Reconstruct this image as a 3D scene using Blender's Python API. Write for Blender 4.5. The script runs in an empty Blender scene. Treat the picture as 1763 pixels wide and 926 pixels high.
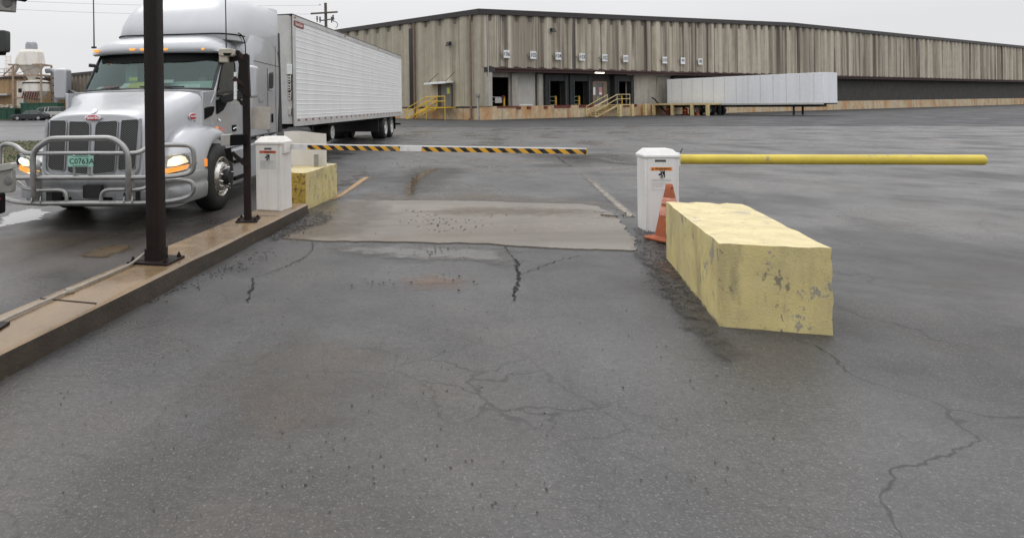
import bpy, bmesh, math, random
from mathutils import Matrix, Vector, Euler
random.seed(7)
R = math.radians
S = bpy.context.scene
COL = S.collection

# ------------------------------------------------------------------ helpers
class MB:
    def __init__(s): s.v = []; s.f = []
    def add(s, vs, fs):
        o = len(s.v)
        s.v += [tuple(v) for v in vs]
        s.f += [tuple(i + o for i in f) for f in fs]
        return s
    def box(s, x0, x1, y0, y1, z0, z1, m=None):
        vs = [(x0,y0,z0),(x1,y0,z0),(x1,y1,z0),(x0,y1,z0),(x0,y0,z1),(x1,y0,z1),(x1,y1,z1),(x0,y1,z1)]
        if m is not None: vs = [m @ Vector(v) for v in vs]
        return s.add(vs, [(0,3,2,1),(4,5,6,7),(0,1,5,4),(1,2,6,5),(2,3,7,6),(3,0,4,7)])
    def bar(s, a, b, w, h):
        a = Vector(a); b = Vector(b); d = (b-a); L = d.length
        q = d.to_track_quat('Y', 'Z').to_matrix().to_4x4()
        m = Matrix.Translation(a) @ q
        return s.box(-w/2, w/2, 0, L, -h/2, h/2, m)
    def tube(s, pts, r, n=8, closed=False):
        pts = [Vector(p) for p in pts]
        rings = []
        up = None
        N = len(pts)
        for i, p in enumerate(pts):
            if closed: d = pts[(i+1) % N] - pts[i-1]
            else: d = pts[min(i+1, N-1)] - pts[max(i-1, 0)]
            d.normalize()
            if up is None:
                up = Vector((0,0,1)) if abs(d.z) < .9 else Vector((1,0,0))
            u = d.cross(up)
            if u.length < 1e-5: u = d.orthogonal()
            u.normalize(); w = u.cross(d).normalized(); up = w
            rr = r[i] if isinstance(r, (list, tuple)) else r
            rings.append([p + u*math.cos(2*math.pi*k/n)*rr + w*math.sin(2*math.pi*k/n)*rr for k in range(n)])
        return s.loft(rings, True, not closed, closed)
    def loft(s, rings, closed=True, cap=True, wrap=False):
        n = len(rings[0]); o = len(s.v)
        for r_ in rings: s.v += [tuple(v) for v in r_]
        m = len(rings)
        for i in range(m if wrap else m-1):
            a = o+i*n; b = o+((i+1) % m)*n
            for k in range(n if closed else n-1):
                k2 = (k+1) % n
                s.f.append((a+k, a+k2, b+k2, b+k))
        if cap and not wrap:
            s.f.append(tuple(o+k for k in range(n)))
            s.f.append(tuple(o+(m-1)*n+k for k in reversed(range(n))))
        return s
    def grid(s, rows): return s.loft(rows, False, False)
    def prism(s, poly, a, b, axis='y'):
        # poly: (u,v); axis x: (y,z), axis y: (x,z), axis z: (x,y)
        def P(u, v, t): return {'x': (t,u,v), 'y': (u,t,v), 'z': (u,v,t)}[axis]
        return s.loft([[P(u,v,a) for u, v in poly], [P(u,v,b) for u, v in poly]])
    def lathe(s, prof, n=24, m=None):
        # prof: (radius, height) about z
        rings = []
        for k in range(n):
            c, t = math.cos(2*math.pi*k/n), math.sin(2*math.pi*k/n)
            rings.append([(p[0]*c, p[0]*t, p[1]) for p in prof])
        if m is not None: rings = [[m @ Vector(v) for v in r_] for r_ in rings]
        return s.loft(rings, False, False, True)
    def text(s, txt, size, m, ext=.002, shear=0, bold=0, spacing=1):
        cu = bpy.data.curves.new('lettering', 'FONT')
        cu.body = txt; cu.size = size; cu.extrude = ext; cu.shear = shear; cu.offset = bold
        cu.align_x = 'CENTER'; cu.align_y = 'CENTER'; cu.resolution_u = 2; cu.space_character = spacing
        ob = bpy.data.objects.new('lettering', cu); COL.objects.link(ob)
        dg = bpy.context.evaluated_depsgraph_get(); dg.update()
        me = ob.evaluated_get(dg).to_mesh()
        s.add([m @ v.co for v in me.vertices], [tuple(p.vertices) for p in me.polygons])
        ob.evaluated_get(dg).to_mesh_clear()
        bpy.data.objects.remove(ob); bpy.data.curves.remove(cu)
        return s
    def xf(s, m): s.v = [tuple(m @ Vector(v)) for v in s.v]; return s
    def build(s, name, mat, parent=None, smooth=35, bevel=0, seg=2, sub=0, recalc=True, loc=None, rz=0):
        me = bpy.data.meshes.new(name)
        me.from_pydata(s.v, [], s.f)
        if recalc:
            bm = bmesh.new(); bm.from_mesh(me)
            bmesh.ops.recalc_face_normals(bm, faces=bm.faces)
            bm.to_mesh(me); bm.free()
        me.materials.append(mat)
        if smooth:
            me.polygons.foreach_set('use_smooth', [True]*len(me.polygons))
            if not sub: me.set_sharp_from_angle(angle=R(smooth))
        o = bpy.data.objects.new(name, me); COL.objects.link(o)
        if parent: o.parent = parent
        if loc: o.location = loc
        if rz: o.rotation_euler.z = rz
        if bevel:
            b = o.modifiers.new('bevel', 'BEVEL'); b.width = bevel; b.segments = seg; b.limit_method = 'ANGLE'; b.angle_limit = R(40); b.harden_normals = False
        if sub:
            b = o.modifiers.new('sub', 'SUBSURF'); b.levels = sub; b.render_levels = sub
        return o

def tag(o, label=None, cat=None, group=None, kind=None):
    if label: o['label'] = label
    if cat: o['category'] = cat
    if group: o['group'] = group
    if kind: o['kind'] = kind
    return o
def thing(name, label, cat, loc=(0,0,0), rz=0, group=None):
    o = bpy.data.objects.new(name, None); COL.objects.link(o)
    o.empty_display_size = .2
    o.location = loc; o.rotation_euler = (0,0,rz)
    return tag(o, label, cat, group)
def kids(o): return [c for c in bpy.data.objects if c.parent == o]
def copy_tree(o, parent=None):
    c = o.copy(); COL.objects.link(c)
    if parent: c.parent = parent
    for ch in kids(o):
        if ch is not c: copy_tree(ch, c)
    return c
def arc(cx, cy, r, a0, a1, n=6, ry=None):
    ry = ry or r
    return [(cx+r*math.cos(R(a0+(a1-a0)*i/n)), cy+ry*math.sin(R(a0+(a1-a0)*i/n))) for i in range(n+1)]
def rrect(x0, x1, y0, y1, r, n=4):
    return arc(x1-r,y0+r,r,-90,0,n)+arc(x1-r,y1-r,r,0,90,n)+arc(x0+r,y1-r,r,90,180,n)+arc(x0+r,y0+r,r,180,270,n)
def smoothpath(pts, k=3, it=2):
    pts = [Vector(p) for p in pts]
    for _ in range(it):
        q = [pts[0]]
        for a, b in zip(pts[:-1], pts[1:]):
            q += [a*.75+b*.25, a*.25+b*.75]
        q.append(pts[-1]); pts = q
    return pts

# ------------------------------------------------------------------ materials
def mat(name, col, rough=.5, metal=0, var=.15, scale=3, streak=0, sscale=(3,3,.15), scol=(.03,.025,.02), bump=0, bscale=40, coat=0, emit=None, estr=0, spec=.5, spots=None, rvar=0):
    m = bpy.data.materials.new(name); m.use_nodes = True
    nt = m.node_tree; N = nt.nodes; L = nt.links
    b = N['Principled BSDF']
    b.inputs['Roughness'].default_value = rough; b.inputs['Metallic'].default_value = metal
    b.inputs['Coat Weight'].default_value = coat; b.inputs['Coat Roughness'].default_value = .08
    b.inputs['Specular IOR Level'].default_value = spec
    tc = N.new('ShaderNodeTexCoord')
    n1 = N.new('ShaderNodeTexNoise'); n1.inputs['Scale'].default_value = scale; n1.inputs['Detail'].default_value = 5; n1.inputs['Roughness'].default_value = .65
    L.new(tc.outputs['Object'], n1.inputs['Vector'])
    mr = N.new('ShaderNodeMapRange'); mr.inputs['From Min'].default_value = .3; mr.inputs['From Max'].default_value = .7
    mr.inputs['To Min'].default_value = 1-var; mr.inputs['To Max'].default_value = 1+var
    L.new(n1.outputs['Fac'], mr.inputs['Value'])
    mx = N.new('ShaderNodeVectorMath'); mx.operation = 'SCALE'; mx.inputs[0].default_value = col
    L.new(mr.outputs[0], mx.inputs['Scale'])
    out = mx.outputs[0]
    def blend(fac, colr, prev):
        mm = N.new('ShaderNodeMix'); mm.data_type = 'RGBA'
        L.new(fac, mm.inputs['Factor']); L.new(prev, mm.inputs['A']); mm.inputs['B'].default_value = (*colr, 1)
        return mm.outputs['Result']
    if streak:
        mp = N.new('ShaderNodeMapping'); mp.inputs['Scale'].default_value = sscale
        L.new(tc.outputs['Object'], mp.inputs['Vector'])
        n2 = N.new('ShaderNodeTexNoise'); n2.inputs['Scale'].default_value = 1; n2.inputs['Detail'].default_value = 6; n2.inputs['Roughness'].default_value = .7
        L.new(mp.outputs[0], n2.inputs['Vector'])
        r2 = N.new('ShaderNodeMapRange'); r2.inputs['From Min'].default_value = .47; r2.inputs['From Max'].default_value = .72; r2.inputs['To Max'].default_value = streak
        L.new(n2.outputs['Fac'], r2.inputs['Value'])
        out = blend(r2.outputs[0], scol, out)
    for sp in (spots or []):   # (scale, lo, hi, strength, colour, stretch)
        mp = N.new('ShaderNodeMapping'); mp.inputs['Scale'].default_value = sp[5] if len(sp) > 5 else (1,1,1)
        mp.inputs['Location'].default_value = (random.random()*9, random.random()*9, random.random()*9)
        L.new(tc.outputs['Object'], mp.inputs['Vector'])
        n3 = N.new('ShaderNodeTexNoise'); n3.inputs['Scale'].default_value = sp[0]; n3.inputs['Detail'].default_value = 6; n3.inputs['Roughness'].default_value = .7
        L.new(mp.outputs[0], n3.inputs['Vector'])
        r3 = N.new('ShaderNodeMapRange'); r3.inputs['From Min'].default_value = sp[1]; r3.inputs['From Max'].default_value = sp[2]; r3.inputs['To Max'].default_value = sp[3]
        L.new(n3.outputs['Fac'], r3.inputs['Value'])
        out = blend(r3.outputs[0], sp[4], out)
    L.new(out, b.inputs['Base Color'])
    if rvar:
        rr = N.new('ShaderNodeMapRange'); rr.inputs['From Min'].default_value = .35; rr.inputs['From Max'].default_value = .65
        rr.inputs['To Min'].default_value = max(0, rough-rvar); rr.inputs['To Max'].default_value = min(1, rough+rvar)
        L.new(n1.outputs['Fac'], rr.inputs['Value']); L.new(rr.outputs[0], b.inputs['Roughness'])
    if bump:
        nb = N.new('ShaderNodeTexNoise'); nb.inputs['Scale'].default_value = bscale; nb.inputs['Detail'].default_value = 4
        L.new(tc.outputs['Object'], nb.inputs['Vector'])
        bp = N.new('ShaderNodeBump'); bp.inputs['Strength'].default_value = bump; bp.inputs['Distance'].default_value = .02
        L.new(nb.outputs['Fac'], bp.inputs['Height']); L.new(bp.outputs[0], b.inputs['Normal'])
    if emit:
        b.inputs['Emission Color'].default_value = (*emit, 1); b.inputs['Emission Strength'].default_value = estr
    return m

def glass(name, tint, fac, rough=.0, gcol=(.9,1,.97)):
    m = bpy.data.materials.new(name); m.use_nodes = True
    N = m.node_tree.nodes; L = m.node_tree.links
    for n in list(N): N.remove(n)
    o = N.new('ShaderNodeOutputMaterial'); t = N.new('ShaderNodeBsdfTransparent'); g = N.new('ShaderNodeBsdfGlossy'); x = N.new('ShaderNodeMixShader')
    t.inputs['Color'].default_value = (*tint, 1); g.inputs['Color'].default_value = (*gcol, 1); g.inputs['Roughness'].default_value = rough
    f = N.new('ShaderNodeFresnel'); f.inputs['IOR'].default_value = 1.5
    a = N.new('ShaderNodeMath'); a.operation = 'ADD'; a.inputs[1].default_value = fac; a.use_clamp = True
    L.new(f.outputs[0], a.inputs[0]); L.new(a.outputs[0], x.inputs['Fac'])
    L.new(t.outputs[0], x.inputs[1]); L.new(g.outputs[0], x.inputs[2]); L.new(x.outputs[0], o.inputs['Surface'])
    return m

def ground_mat(name, c_dark, c_light, stain, stain_amt, r_lo, r_hi, crack=1, speck=1, bump=.35, lane=(1,1,1), swid=.007):
    m = bpy.data.materials.new(name); m.use_nodes = True
    N = m.node_tree.nodes; L = m.node_tree.links; b = N['Principled BSDF']
    tc = N.new('ShaderNodeTexCoord')
    def noise(sc, det=5, rg=.6, vec=None, loc=(0,0,0), st=(1,1,1), rot=0):
        mp = N.new('ShaderNodeMapping'); mp.inputs['Location'].default_value = loc; mp.inputs['Scale'].default_value = st; mp.inputs['Rotation'].default_value = (0,0,rot)
        L.new(vec or tc.outputs['Object'], mp.inputs['Vector'])
        n = N.new('ShaderNodeTexNoise'); n.inputs['Scale'].default_value = sc; n.inputs['Detail'].default_value = det; n.inputs['Roughness'].default_value = rg
        L.new(mp.outputs[0], n.inputs['Vector']); return n
    def rng(v, a, b_, c=0, d=1):
        r_ = N.new('ShaderNodeMapRange'); r_.inputs['From Min'].default_value = a; r_.inputs['From Max'].default_value = b_; r_.inputs['To Min'].default_value = c; r_.inputs['To Max'].default_value = d
        L.new(v, r_.inputs['Value']); return r_.outputs[0]
    def mix(f, A, B):
        x = N.new('ShaderNodeMix'); x.data_type = 'RGBA'
        L.new(f, x.inputs['Factor'])
        for s_, v in (('A', A), ('B', B)):
            if isinstance(v, tuple): x.inputs[s_].default_value = (*v, 1)
            else: L.new(v, x.inputs[s_])
        return x.outputs['Result']
    def mul(a, b_):
        x = N.new('ShaderNodeMath'); x.operation = 'MULTIPLY'
        for i, v in enumerate((a, b_)):
            if isinstance(v, (int, float)): x.inputs[i].default_value = v
            else: L.new(v, x.inputs[i])
        return x.outputs[0]
    big = noise(.35, 6, .62, st=lane, rot=R(15)); med = noise(2.2, 6, .7, loc=(3,1,0), st=lane, rot=R(15)); fine = noise(70, 3, .75); fine2 = noise(22, 5, .8, loc=(7,2,0)); chip = noise(85, 2, .5, loc=(1,8,0))
    col = mix(rng(big.outputs['Fac'], .36, .64), c_dark, c_light)
    col = mix(mul(rng(med.outputs['Fac'], .35, .75), .5), col, c_dark)
    st = noise(.22, 6, .68, loc=(11,5,0), st=lane, rot=R(15))
    col = mix(mul(rng(st.outputs['Fac'], .5, .72), stain_amt), col, stain)
    rm = N.new('ShaderNodeMapping'); rm.inputs['Rotation'].default_value = (0,0,R(15)); L.new(tc.outputs['Object'], rm.inputs['Vector'])
    trk = noise(1, 4, .55, vec=rm.outputs[0], st=(1.15,.045,1), loc=(3.3,0,0))
    col = mix(mul(rng(trk.outputs['Fac'], .5, .66), .45), col, tuple(c*.62 for c in c_dark))
    if speck:
        col = mix(mul(rng(chip.outputs['Fac'], .58, .68), mul(rng(big.outputs['Fac'], .38, .62, .05, .4), speck)), col, tuple(min(1, c*1.7+.03) for c in c_light))
        col = mix(mul(rng(fine2.outputs['Fac'], .42, .75), .5*speck), col, tuple(c*.45 for c in c_dark))
        col = mix(mul(rng(fine.outputs['Fac'], .57, .72), .55*speck), col, tuple(min(1, c*2.6+.03) for c in c_light))
    if crack:
        dn = noise(1.6, 4, .6)
        va = N.new('ShaderNodeVectorMath'); va.operation = 'SCALE'; va.inputs['Scale'].default_value = .55
        L.new(dn.outputs['Color'], va.inputs[0])
        vb = N.new('ShaderNodeVectorMath'); vb.operation = 'ADD'; L.new(tc.outputs['Object'], vb.inputs[0]); L.new(va.outputs[0], vb.inputs[1])
        vo = N.new('ShaderNodeTexVoronoi'); vo.feature = 'DISTANCE_TO_EDGE'; vo.inputs['Scale'].default_value = .55
        L.new(vb.outputs[0], vo.inputs['Vector'])
        cm = noise(.28, 3, .5, loc=(2,9,0))
        line = mul(rng(vo.outputs['Distance'], swid*.25, swid, 1, 0), rng(cm.outputs['Fac'], .5, .6))
        vo2 = N.new('ShaderNodeTexVoronoi'); vo2.feature = 'DISTANCE_TO_EDGE'; vo2.inputs['Scale'].default_value = 2.6
        L.new(vb.outputs[0], vo2.inputs['Vector'])
        cm2 = noise(.33, 3, .5, loc=(6,1,0))
        line2 = mul(rng(vo2.outputs['Distance'], .008, .035, .8, 0), rng(cm2.outputs['Fac'], .58, .68))
        col = mix(mul(line, .85*crack), col, (.008,.008,.008)); col = mix(mul(line2, .8*crack), col, (.012,.012,.012))
    L.new(col, b.inputs['Base Color'])
    wet = noise(.5, 5, .6, loc=(4,4,0), st=lane, rot=R(15))
    L.new(rng(wet.outputs['Fac'], .38, .62, r_lo, r_hi), b.inputs['Roughness'])
    bp = N.new('ShaderNodeBump'); bp.inputs['Strength'].default_value = bump; bp.inputs['Distance'].default_value = .01
    L.new(fine2.outputs['Fac'], bp.inputs['Height']); L.new(bp.outputs[0], b.inputs['Normal'])
    return m

M = {}
M['asphalt'] = ground_mat('wet_asphalt', (.044,.043,.044), (.104,.101,.100), (.118,.098,.078), .7, .20, .62, speck=1.25, bump=.6)
M['lane_dark'] = ground_mat('dark_lane_asphalt', (.038,.034,.032), (.074,.067,.063), (.098,.076,.057), .75, .18, .6, speck=1.2, bump=.55)
M['slab'] = ground_mat('wet_concrete_slab', (.125,.106,.086), (.225,.198,.165), (.135,.092,.058), 1.0, .20, .52, crack=.35, speck=.6, bump=.25, lane=(.4,1.8,1))
M['strip'] = ground_mat('coarse_dark_paving', (.024,.024,.026), (.04,.04,.042), (.03,.03,.03), .3, .5, .8, crack=.3, bump=.6)
M['road'] = ground_mat('far_road', (.07,.07,.075), (.12,.12,.125), (.08,.075,.07), .3, .3, .5, crack=.2)
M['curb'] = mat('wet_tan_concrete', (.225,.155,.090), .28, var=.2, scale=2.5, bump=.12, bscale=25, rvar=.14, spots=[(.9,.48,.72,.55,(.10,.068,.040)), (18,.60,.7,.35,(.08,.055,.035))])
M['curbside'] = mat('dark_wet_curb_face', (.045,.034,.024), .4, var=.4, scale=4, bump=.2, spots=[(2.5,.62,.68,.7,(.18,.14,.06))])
M['silver'] = mat('silver_paint', (.465,.475,.495), .36, metal=.4, var=.03, scale=1.5, coat=.4, rvar=.05, streak=.15, sscale=(5,5,.6), scol=(.30,.30,.31))
M['silver_lo'] = mat('road_dirty_silver', (.36,.37,.38), .42, metal=.35, var=.12, scale=4, coat=.1, rvar=.1, spots=[(3,.5,.75,.6,(.20,.19,.18))])
M['steel'] = mat('brushed_steel_tube', (.33,.33,.325), .38, metal=.8, var=.15, scale=9, rvar=.12, spots=[(5,.55,.75,.5,(.24,.23,.21))])
M['chrome'] = mat('chrome', (.75,.75,.76), .12, metal=1, var=.05)
M['alu'] = mat('polished_aluminium_rim', (.62,.60,.56), .28, metal=.9, var=.15, scale=6, rvar=.1)
M['black'] = mat('black_plastic', (.012,.012,.013), .45, var=.2)
M['gap'] = mat('black_trim', (.006,.006,.006), .7, var=.1, spec=.12)
M['tyre'] = mat('tyre_rubber', (.018,.018,.018), .7, var=.3, scale=8, spots=[(4,.5,.75,.5,(.05,.045,.04))])
M['under'] = mat('chassis_black', (.012,.012,.012), .7, var=.4, scale=5)
M['wind'] = glass('windscreen_glass', (.66,.80,.76), .045, gcol=(.64,.80,.77))
M['glass'] = glass('tinted_glass', (.30,.33,.33), .05)
M['lens'] = glass('lamp_lens', (.93,.93,.93), .03)
M['int'] = mat('cab_interior', (.11,.13,.125), .8, var=.2)
M['intlight'] = mat('seat_fabric_pale', (.42,.52,.49), .8, var=.15)
M['dash'] = mat('dashboard', (.16,.19,.18), .7, var=.2)
M['amber'] = mat('amber_lamp_lit', (.6,.18,.02), .3, emit=(1,.36,.05), estr=1.1, var=.1)
M['amberdim'] = mat('amber_marker_lit', (.6,.18,.02), .3, emit=(1,.30,.03), estr=.6, var=.1)
M['head'] = mat('headlamp_lit', (.9,.8,.6), .3, emit=(1,.90,.74), estr=2.4, var=.1)
M['reflector'] = mat('lamp_reflector', (.55,.55,.54), .2, metal=.8, var=.2, scale=20)
M['red'] = mat('badge_red', (.42,.012,.02), .3, coat=.5, var=.1)
M['redpaper'] = mat('red_paper', (.5,.03,.05), .6, var=.1)
M['yelpaper'] = mat('yellow_paper', (.70,.60,.10), .7, var=.1)
M['paper'] = mat('white_paper', (.75,.78,.76), .7, var=.08)
M['mint'] = mat('mint_plate', (.30,.55,.45), .4, var=.12, scale=12)
M['plategreen'] = mat('plate_lettering', (.015,.06,.04), .5, var=.1)
M['white'] = mat('white_powder_coat', (.74,.72,.685), .42, var=.05, scale=3, streak=.35, sscale=(9,9,.7), scol=(.54,.48,.38), spots=[(1.3,.55,.8,.45,(.52,.46,.36),(3,3,.5))])
M['white2'] = mat('white_powder_coat_chipped', (.73,.725,.71), .42, var=.05, scale=3, streak=.3, sscale=(9,9,.7), scol=(.50,.47,.42), spots=[(9,.68,.72,.8,(.25,.22,.2)), (1.3,.58,.8,.3,(.5,.47,.42),(3,3,.5))])
M['panelwhite'] = mat('white_plastic_sheet', (.74,.71,.66), .5, var=.06, spots=[(2,.55,.8,.35,(.45,.40,.32))])
M['armwhite'] = mat('arm_white', (.78,.78,.77), .4, var=.06)
M['armyellow'] = mat('arm_amber_tape', (.72,.36,.02), .4, var=.12, scale=12)
M['armblack'] = mat('arm_black_tape', (.012,.012,.014), .4, var=.2)
M['orangeband'] = mat('warning_orange', (.80,.27,.03), .5, var=.08)
M['redband'] = mat('warning_red_orange', (.62,.13,.06), .5, var=.12, scale=30)
M['labelwhite'] = mat('label_white', (.62,.62,.58), .5, var=.05)
M['greyprint'] = mat('grey_print', (.30,.30,.29), .6, var=.2, scale=60)
M['yellowblk'] = mat('flaking_yellow_paint', (.58,.485,.215), .7, var=.12, scale=4, bump=.25, bscale=70, spots=[(1.1,.45,.72,.6,(.50,.44,.26)), (1.6,.50,.64,.6,(.36,.30,.15),(1.6,1.6,.4)), (6,.56,.66,.45,(.22,.19,.12),(1,1,.25)), (2.9,.59,.605,.85,(.27,.25,.215),(1,1,.8)), (8,.61,.635,.8,(.15,.135,.11),(1,1,.6)), (.8,.58,.66,.25,(.2,.18,.15)), (26,.62,.67,.6,(.12,.10,.08))])
M['yellowrough'] = mat('chipped_yellow_end', (.50,.34,.06), .65, var=.25, scale=10, bump=.8, bscale=22, spots=[(20,.53,.58,.8,(.13,.09,.045)), (8,.6,.7,.5,(.20,.14,.07))])
M['yellowtop'] = mat('worn_yellow_top', (.62,.53,.30), .7, var=.15, scale=5, bump=.25, bscale=70, spots=[(2.5,.58,.63,.7,(.38,.34,.27)), (7,.62,.66,.7,(.26,.235,.19)), (20,.6,.66,.6,(.16,.14,.11))])
M['cone'] = mat('faded_orange_cone', (.34,.085,.03), .62, var=.25, scale=6, spots=[(5,.52,.7,.55,(.24,.07,.04),(1,1,.6)), (12,.63,.7,.4,(.10,.05,.04))])
M['coneband'] = mat('worn_cone_band', (.50,.24,.17), .5, var=.3, scale=25, spots=[(30,.5,.6,.6,(.55,.10,.05))])
M['postbrown'] = mat('dark_rusty_steel', (.012,.0085,.0075), .55, var=.4, scale=5, streak=.5, sscale=(14,14,.7), scol=(.034,.012,.008), rvar=.12, bump=.08, spec=.22)
M['rustarm'] = mat('rusty_arm', (.030,.013,.010), .55, spec=.25, var=.4, scale=8)
M['conduit'] = mat('grey_conduit', (.30,.265,.22), .5, var=.25, scale=8)
M['beige'] = mat('aged_beige_housing', (.46,.42,.34), .5, var=.1, scale=6)
M['greybox'] = mat('grey_metal_housing', (.27,.26,.235), .45, metal=.2, var=.15, scale=5)
M['greywet'] = mat('light_grey_housing', (.36,.35,.32), .5, var=.12, scale=5)
M['plywood'] = mat('scuffed_beige_plate', (.42,.385,.33), .6, var=.18, scale=9, spots=[(18,.6,.68,.5,(.28,.24,.2))])
M['concrete'] = mat('stained_ribbed_concrete', (.54,.49,.395), .75, var=.10, scale=1.2, streak=.0, bump=.1, bscale=10, spots=[(1,.46,.56,.75,(.23,.195,.15),(.62,.2,.015)), (1,.53,.60,.8,(.13,.105,.085),(1.5,.3,.018)), (1,.57,.63,.9,(.055,.044,.038),(1.05,.3,.012)), (1,.60,.66,.6,(.50,.47,.42),(1.9,.3,.02))])
M['concrete2'] = mat('stained_ribbed_concrete_side', (.42,.38,.29), .75, var=.12, scale=1.0, streak=.6, sscale=(.4,1.6,.03), scol=(.12,.10,.078), bump=.1, bscale=10, spots=[(1,.5,.7,.5,(.33,.31,.25),(.3,1.0,.03)), (1,.62,.72,.7,(.08,.066,.055),(.4,2.4,.03))])
M['base'] = mat('rusty_dock_concrete', (.56,.46,.31), .7, var=.2, scale=2, spots=[(.55,.46,.62,.85,(.50,.24,.075),(1,1,.5)), (1.0,.52,.72,.65,(.09,.065,.045),(2,2,.25)), (3,.6,.7,.6,(.30,.10,.04),(1,1,.3))])
M['coping'] = mat('dark_brown_coping', (.022,.017,.016), .5, var=.2)
M['redbeam'] = mat('rust_red_beam', (.055,.018,.015), .6, var=.35, scale=3, spots=[(1.5,.5,.7,.7,(.022,.014,.013))])
M['redlip'] = mat('rust_red_leveler', (.16,.028,.02), .6, var=.4, scale=3, spots=[(2.5,.5,.65,.8,(.05,.025,.02))])
M['dockwall'] = mat('grey_dock_panel', (.44,.415,.365), .7, var=.14, scale=2, streak=.55, sscale=(2,2,.15), scol=(.16,.15,.13))
M['darkwall'] = mat('dark_grey_wall', (.05,.047,.044), .8, var=.3, scale=1.5)  # even dark grey for backing, soffit and recessed dock walls
M['shutter'] = mat('grey_roller_shutter', (.50,.485,.45), .6, var=.08, scale=2, streak=.25, sscale=(1,1,.2), scol=(.2,.19,.17))
M['seal'] = mat('black_dock_seal', (.018,.020,.021), .75, var=.4, scale=3)
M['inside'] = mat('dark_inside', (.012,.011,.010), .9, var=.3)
M['doorgrey'] = mat('grey_steel_door', (.14,.14,.145), .55, var=.12, scale=2)
M['yellowrail'] = mat('safety_yellow', (.78,.50,.03), .5, var=.15, scale=6, spots=[(4,.58,.7,.5,(.35,.17,.02))])
M['creamrail'] = mat('faded_cream_yellow', (.66,.53,.27), .6, var=.2, scale=4, spots=[(3,.55,.7,.5,(.3,.17,.06))])
M['poster'] = mat('poster_white', (.80,.81,.82), .6, var=.05)
M['signblack'] = mat('sign_black', (.01,.01,.012), .5, var=.1)
M['limegreen'] = mat('lime_sign', (.55,.62,.08), .5, var=.1)
M['pink'] = mat('pink_sign', (.55,.25,.24), .5, var=.3, scale=20)
M['pipe'] = mat('brown_downpipe', (.20,.14,.10), .6, var=.2, scale=2, streak=.4, sscale=(4,4,.2), scol=(.08,.05,.04))
M['paleconduit'] = mat('pale_conduit', (.42,.41,.39), .5, var=.1)
M['lampon'] = mat('fluorescent_tube_lit', (1,.95,.85), .4, emit=(1,.93,.8), estr=6, var=.02)
M['trailer'] = mat('white_trailer_skin', (.80,.80,.80), .5, var=.03, scale=1.5, streak=.3, sscale=(1.4,1.4,.10), scol=(.56,.55,.53), rvar=.06, spots=[(.4,.5,.75,.25,(.68,.68,.67))])
M['trailer2'] = mat('pale_parked_trailer_skin', (.82,.84,.87), .5, var=.04, streak=.3, sscale=(1,1,.1), scol=(.5,.5,.51))
M['railalu'] = mat('dull_aluminium_rail', (.55,.545,.53), .45, metal=.2, var=.10, scale=4, streak=.3, sscale=(1,1,.5), scol=(.25,.24,.22))
M['topcap'] = mat('black_trailer_cap', (.03,.025,.025), .5, var=.2)
M['tapered'] = mat('reflective_red', (.22,.02,.02), .4, var=.15)
M['tapewhite'] = mat('reflective_white', (.55,.55,.55), .4, var=.1)
M['wood'] = mat('weathered_pole', (.11,.095,.065), .8, var=.3, scale=4)
M['wire'] = mat('dark_wire', (.05,.05,.05), .6, var=.1)
M['insul'] = mat('grey_insulator', (.12,.12,.13), .5, var=.1)
M['shed'] = mat('tan_metal_siding', (.36,.235,.12), .6, var=.1, scale=1, streak=.3, sscale=(1.5,1.5,.05), scol=(.18,.12,.065))
M['siding'] = mat('ribbed_brown_siding', (.20,.175,.135), .65, var=.1, scale=1, streak=.4, sscale=(1,1,.05), scol=(.09,.075,.06))
M['silo'] = mat('dirty_white_steel', (.78,.74,.67), .55, var=.08, scale=.8, streak=.35, sscale=(1.2,1.2,.2), scol=(.26,.21,.155))
M['siloframe'] = mat('rusty_pale_frame', (.36,.26,.19), .6, var=.3, scale=2)
M['duct'] = mat('galvanised_duct', (.32,.33,.36), .4, metal=.4, var=.15, scale=1.5)
M['green'] = mat('dumpster_green', (.018,.075,.045), .5, var=.25, scale=1)
M['carblack'] = mat('dark_car_paint', (.014,.015,.019), .25, coat=.8, var=.1)
M['pickupw'] = mat('white_truck_paint', (.55,.54,.50), .35, coat=.4, var=.05)
M['carglass'] = mat('car_glass', (.06,.075,.075), .08, var=.1)
M['rimgrey'] = mat('wheel_grey', (.42,.42,.43), .35, metal=.5, var=.1)
M['rimwhite'] = mat('white_painted_rim', (.55,.55,.53), .5, var=.12, scale=6)
M['grass'] = mat('grass_blades', (.055,.085,.022), .7, var=.4, scale=.8, spots=[(.9,.48,.66,.75,(.19,.14,.055))])
M['soil'] = mat('verge_soil', (.075,.065,.03), .9, var=.4, scale=2)
M['film'] = ground_mat('silt_film', (.075,.070,.063), (.12,.112,.10), (.12,.098,.07), .5, .14, .4, crack=.3, speck=.8, bump=.2)
M['puddle'] = mat('water_pale_sky_sheen', (.26,.255,.255), .03, var=.1, spec=.7)  # pale base colour stands in for the sky's reflection
M['puddlemud'] = mat('muddy_water', (.125,.092,.058), .05, var=.25, spec=.5)
M['linewhite'] = mat('worn_white_paint', (.27,.235,.19), .5, var=.25, scale=8, spots=[(9,.50,.60,.8,(.09,.085,.08)), (1.2,.48,.62,.7,(.10,.095,.09))])
M['lineyel'] = mat('worn_orange_paint', (.36,.21,.085), .5, var=.25, scale=8, spots=[(9,.55,.64,.75,(.085,.07,.055))])
M['crackm'] = mat('open_crack', (.008,.008,.008), .9, var=.3)
M['stone'] = mat('loose_gravel', (.055,.050,.046), .7, var=.5, scale=30)
M['mud'] = mat('black_wet_dirt', (.034,.030,.026), .4, var=.5, scale=6, bump=.8, bscale=60, rvar=.2)
M['mudred'] = mat('wet_leaf_litter', (.07,.032,.018), .5, var=.6, scale=20)
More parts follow.
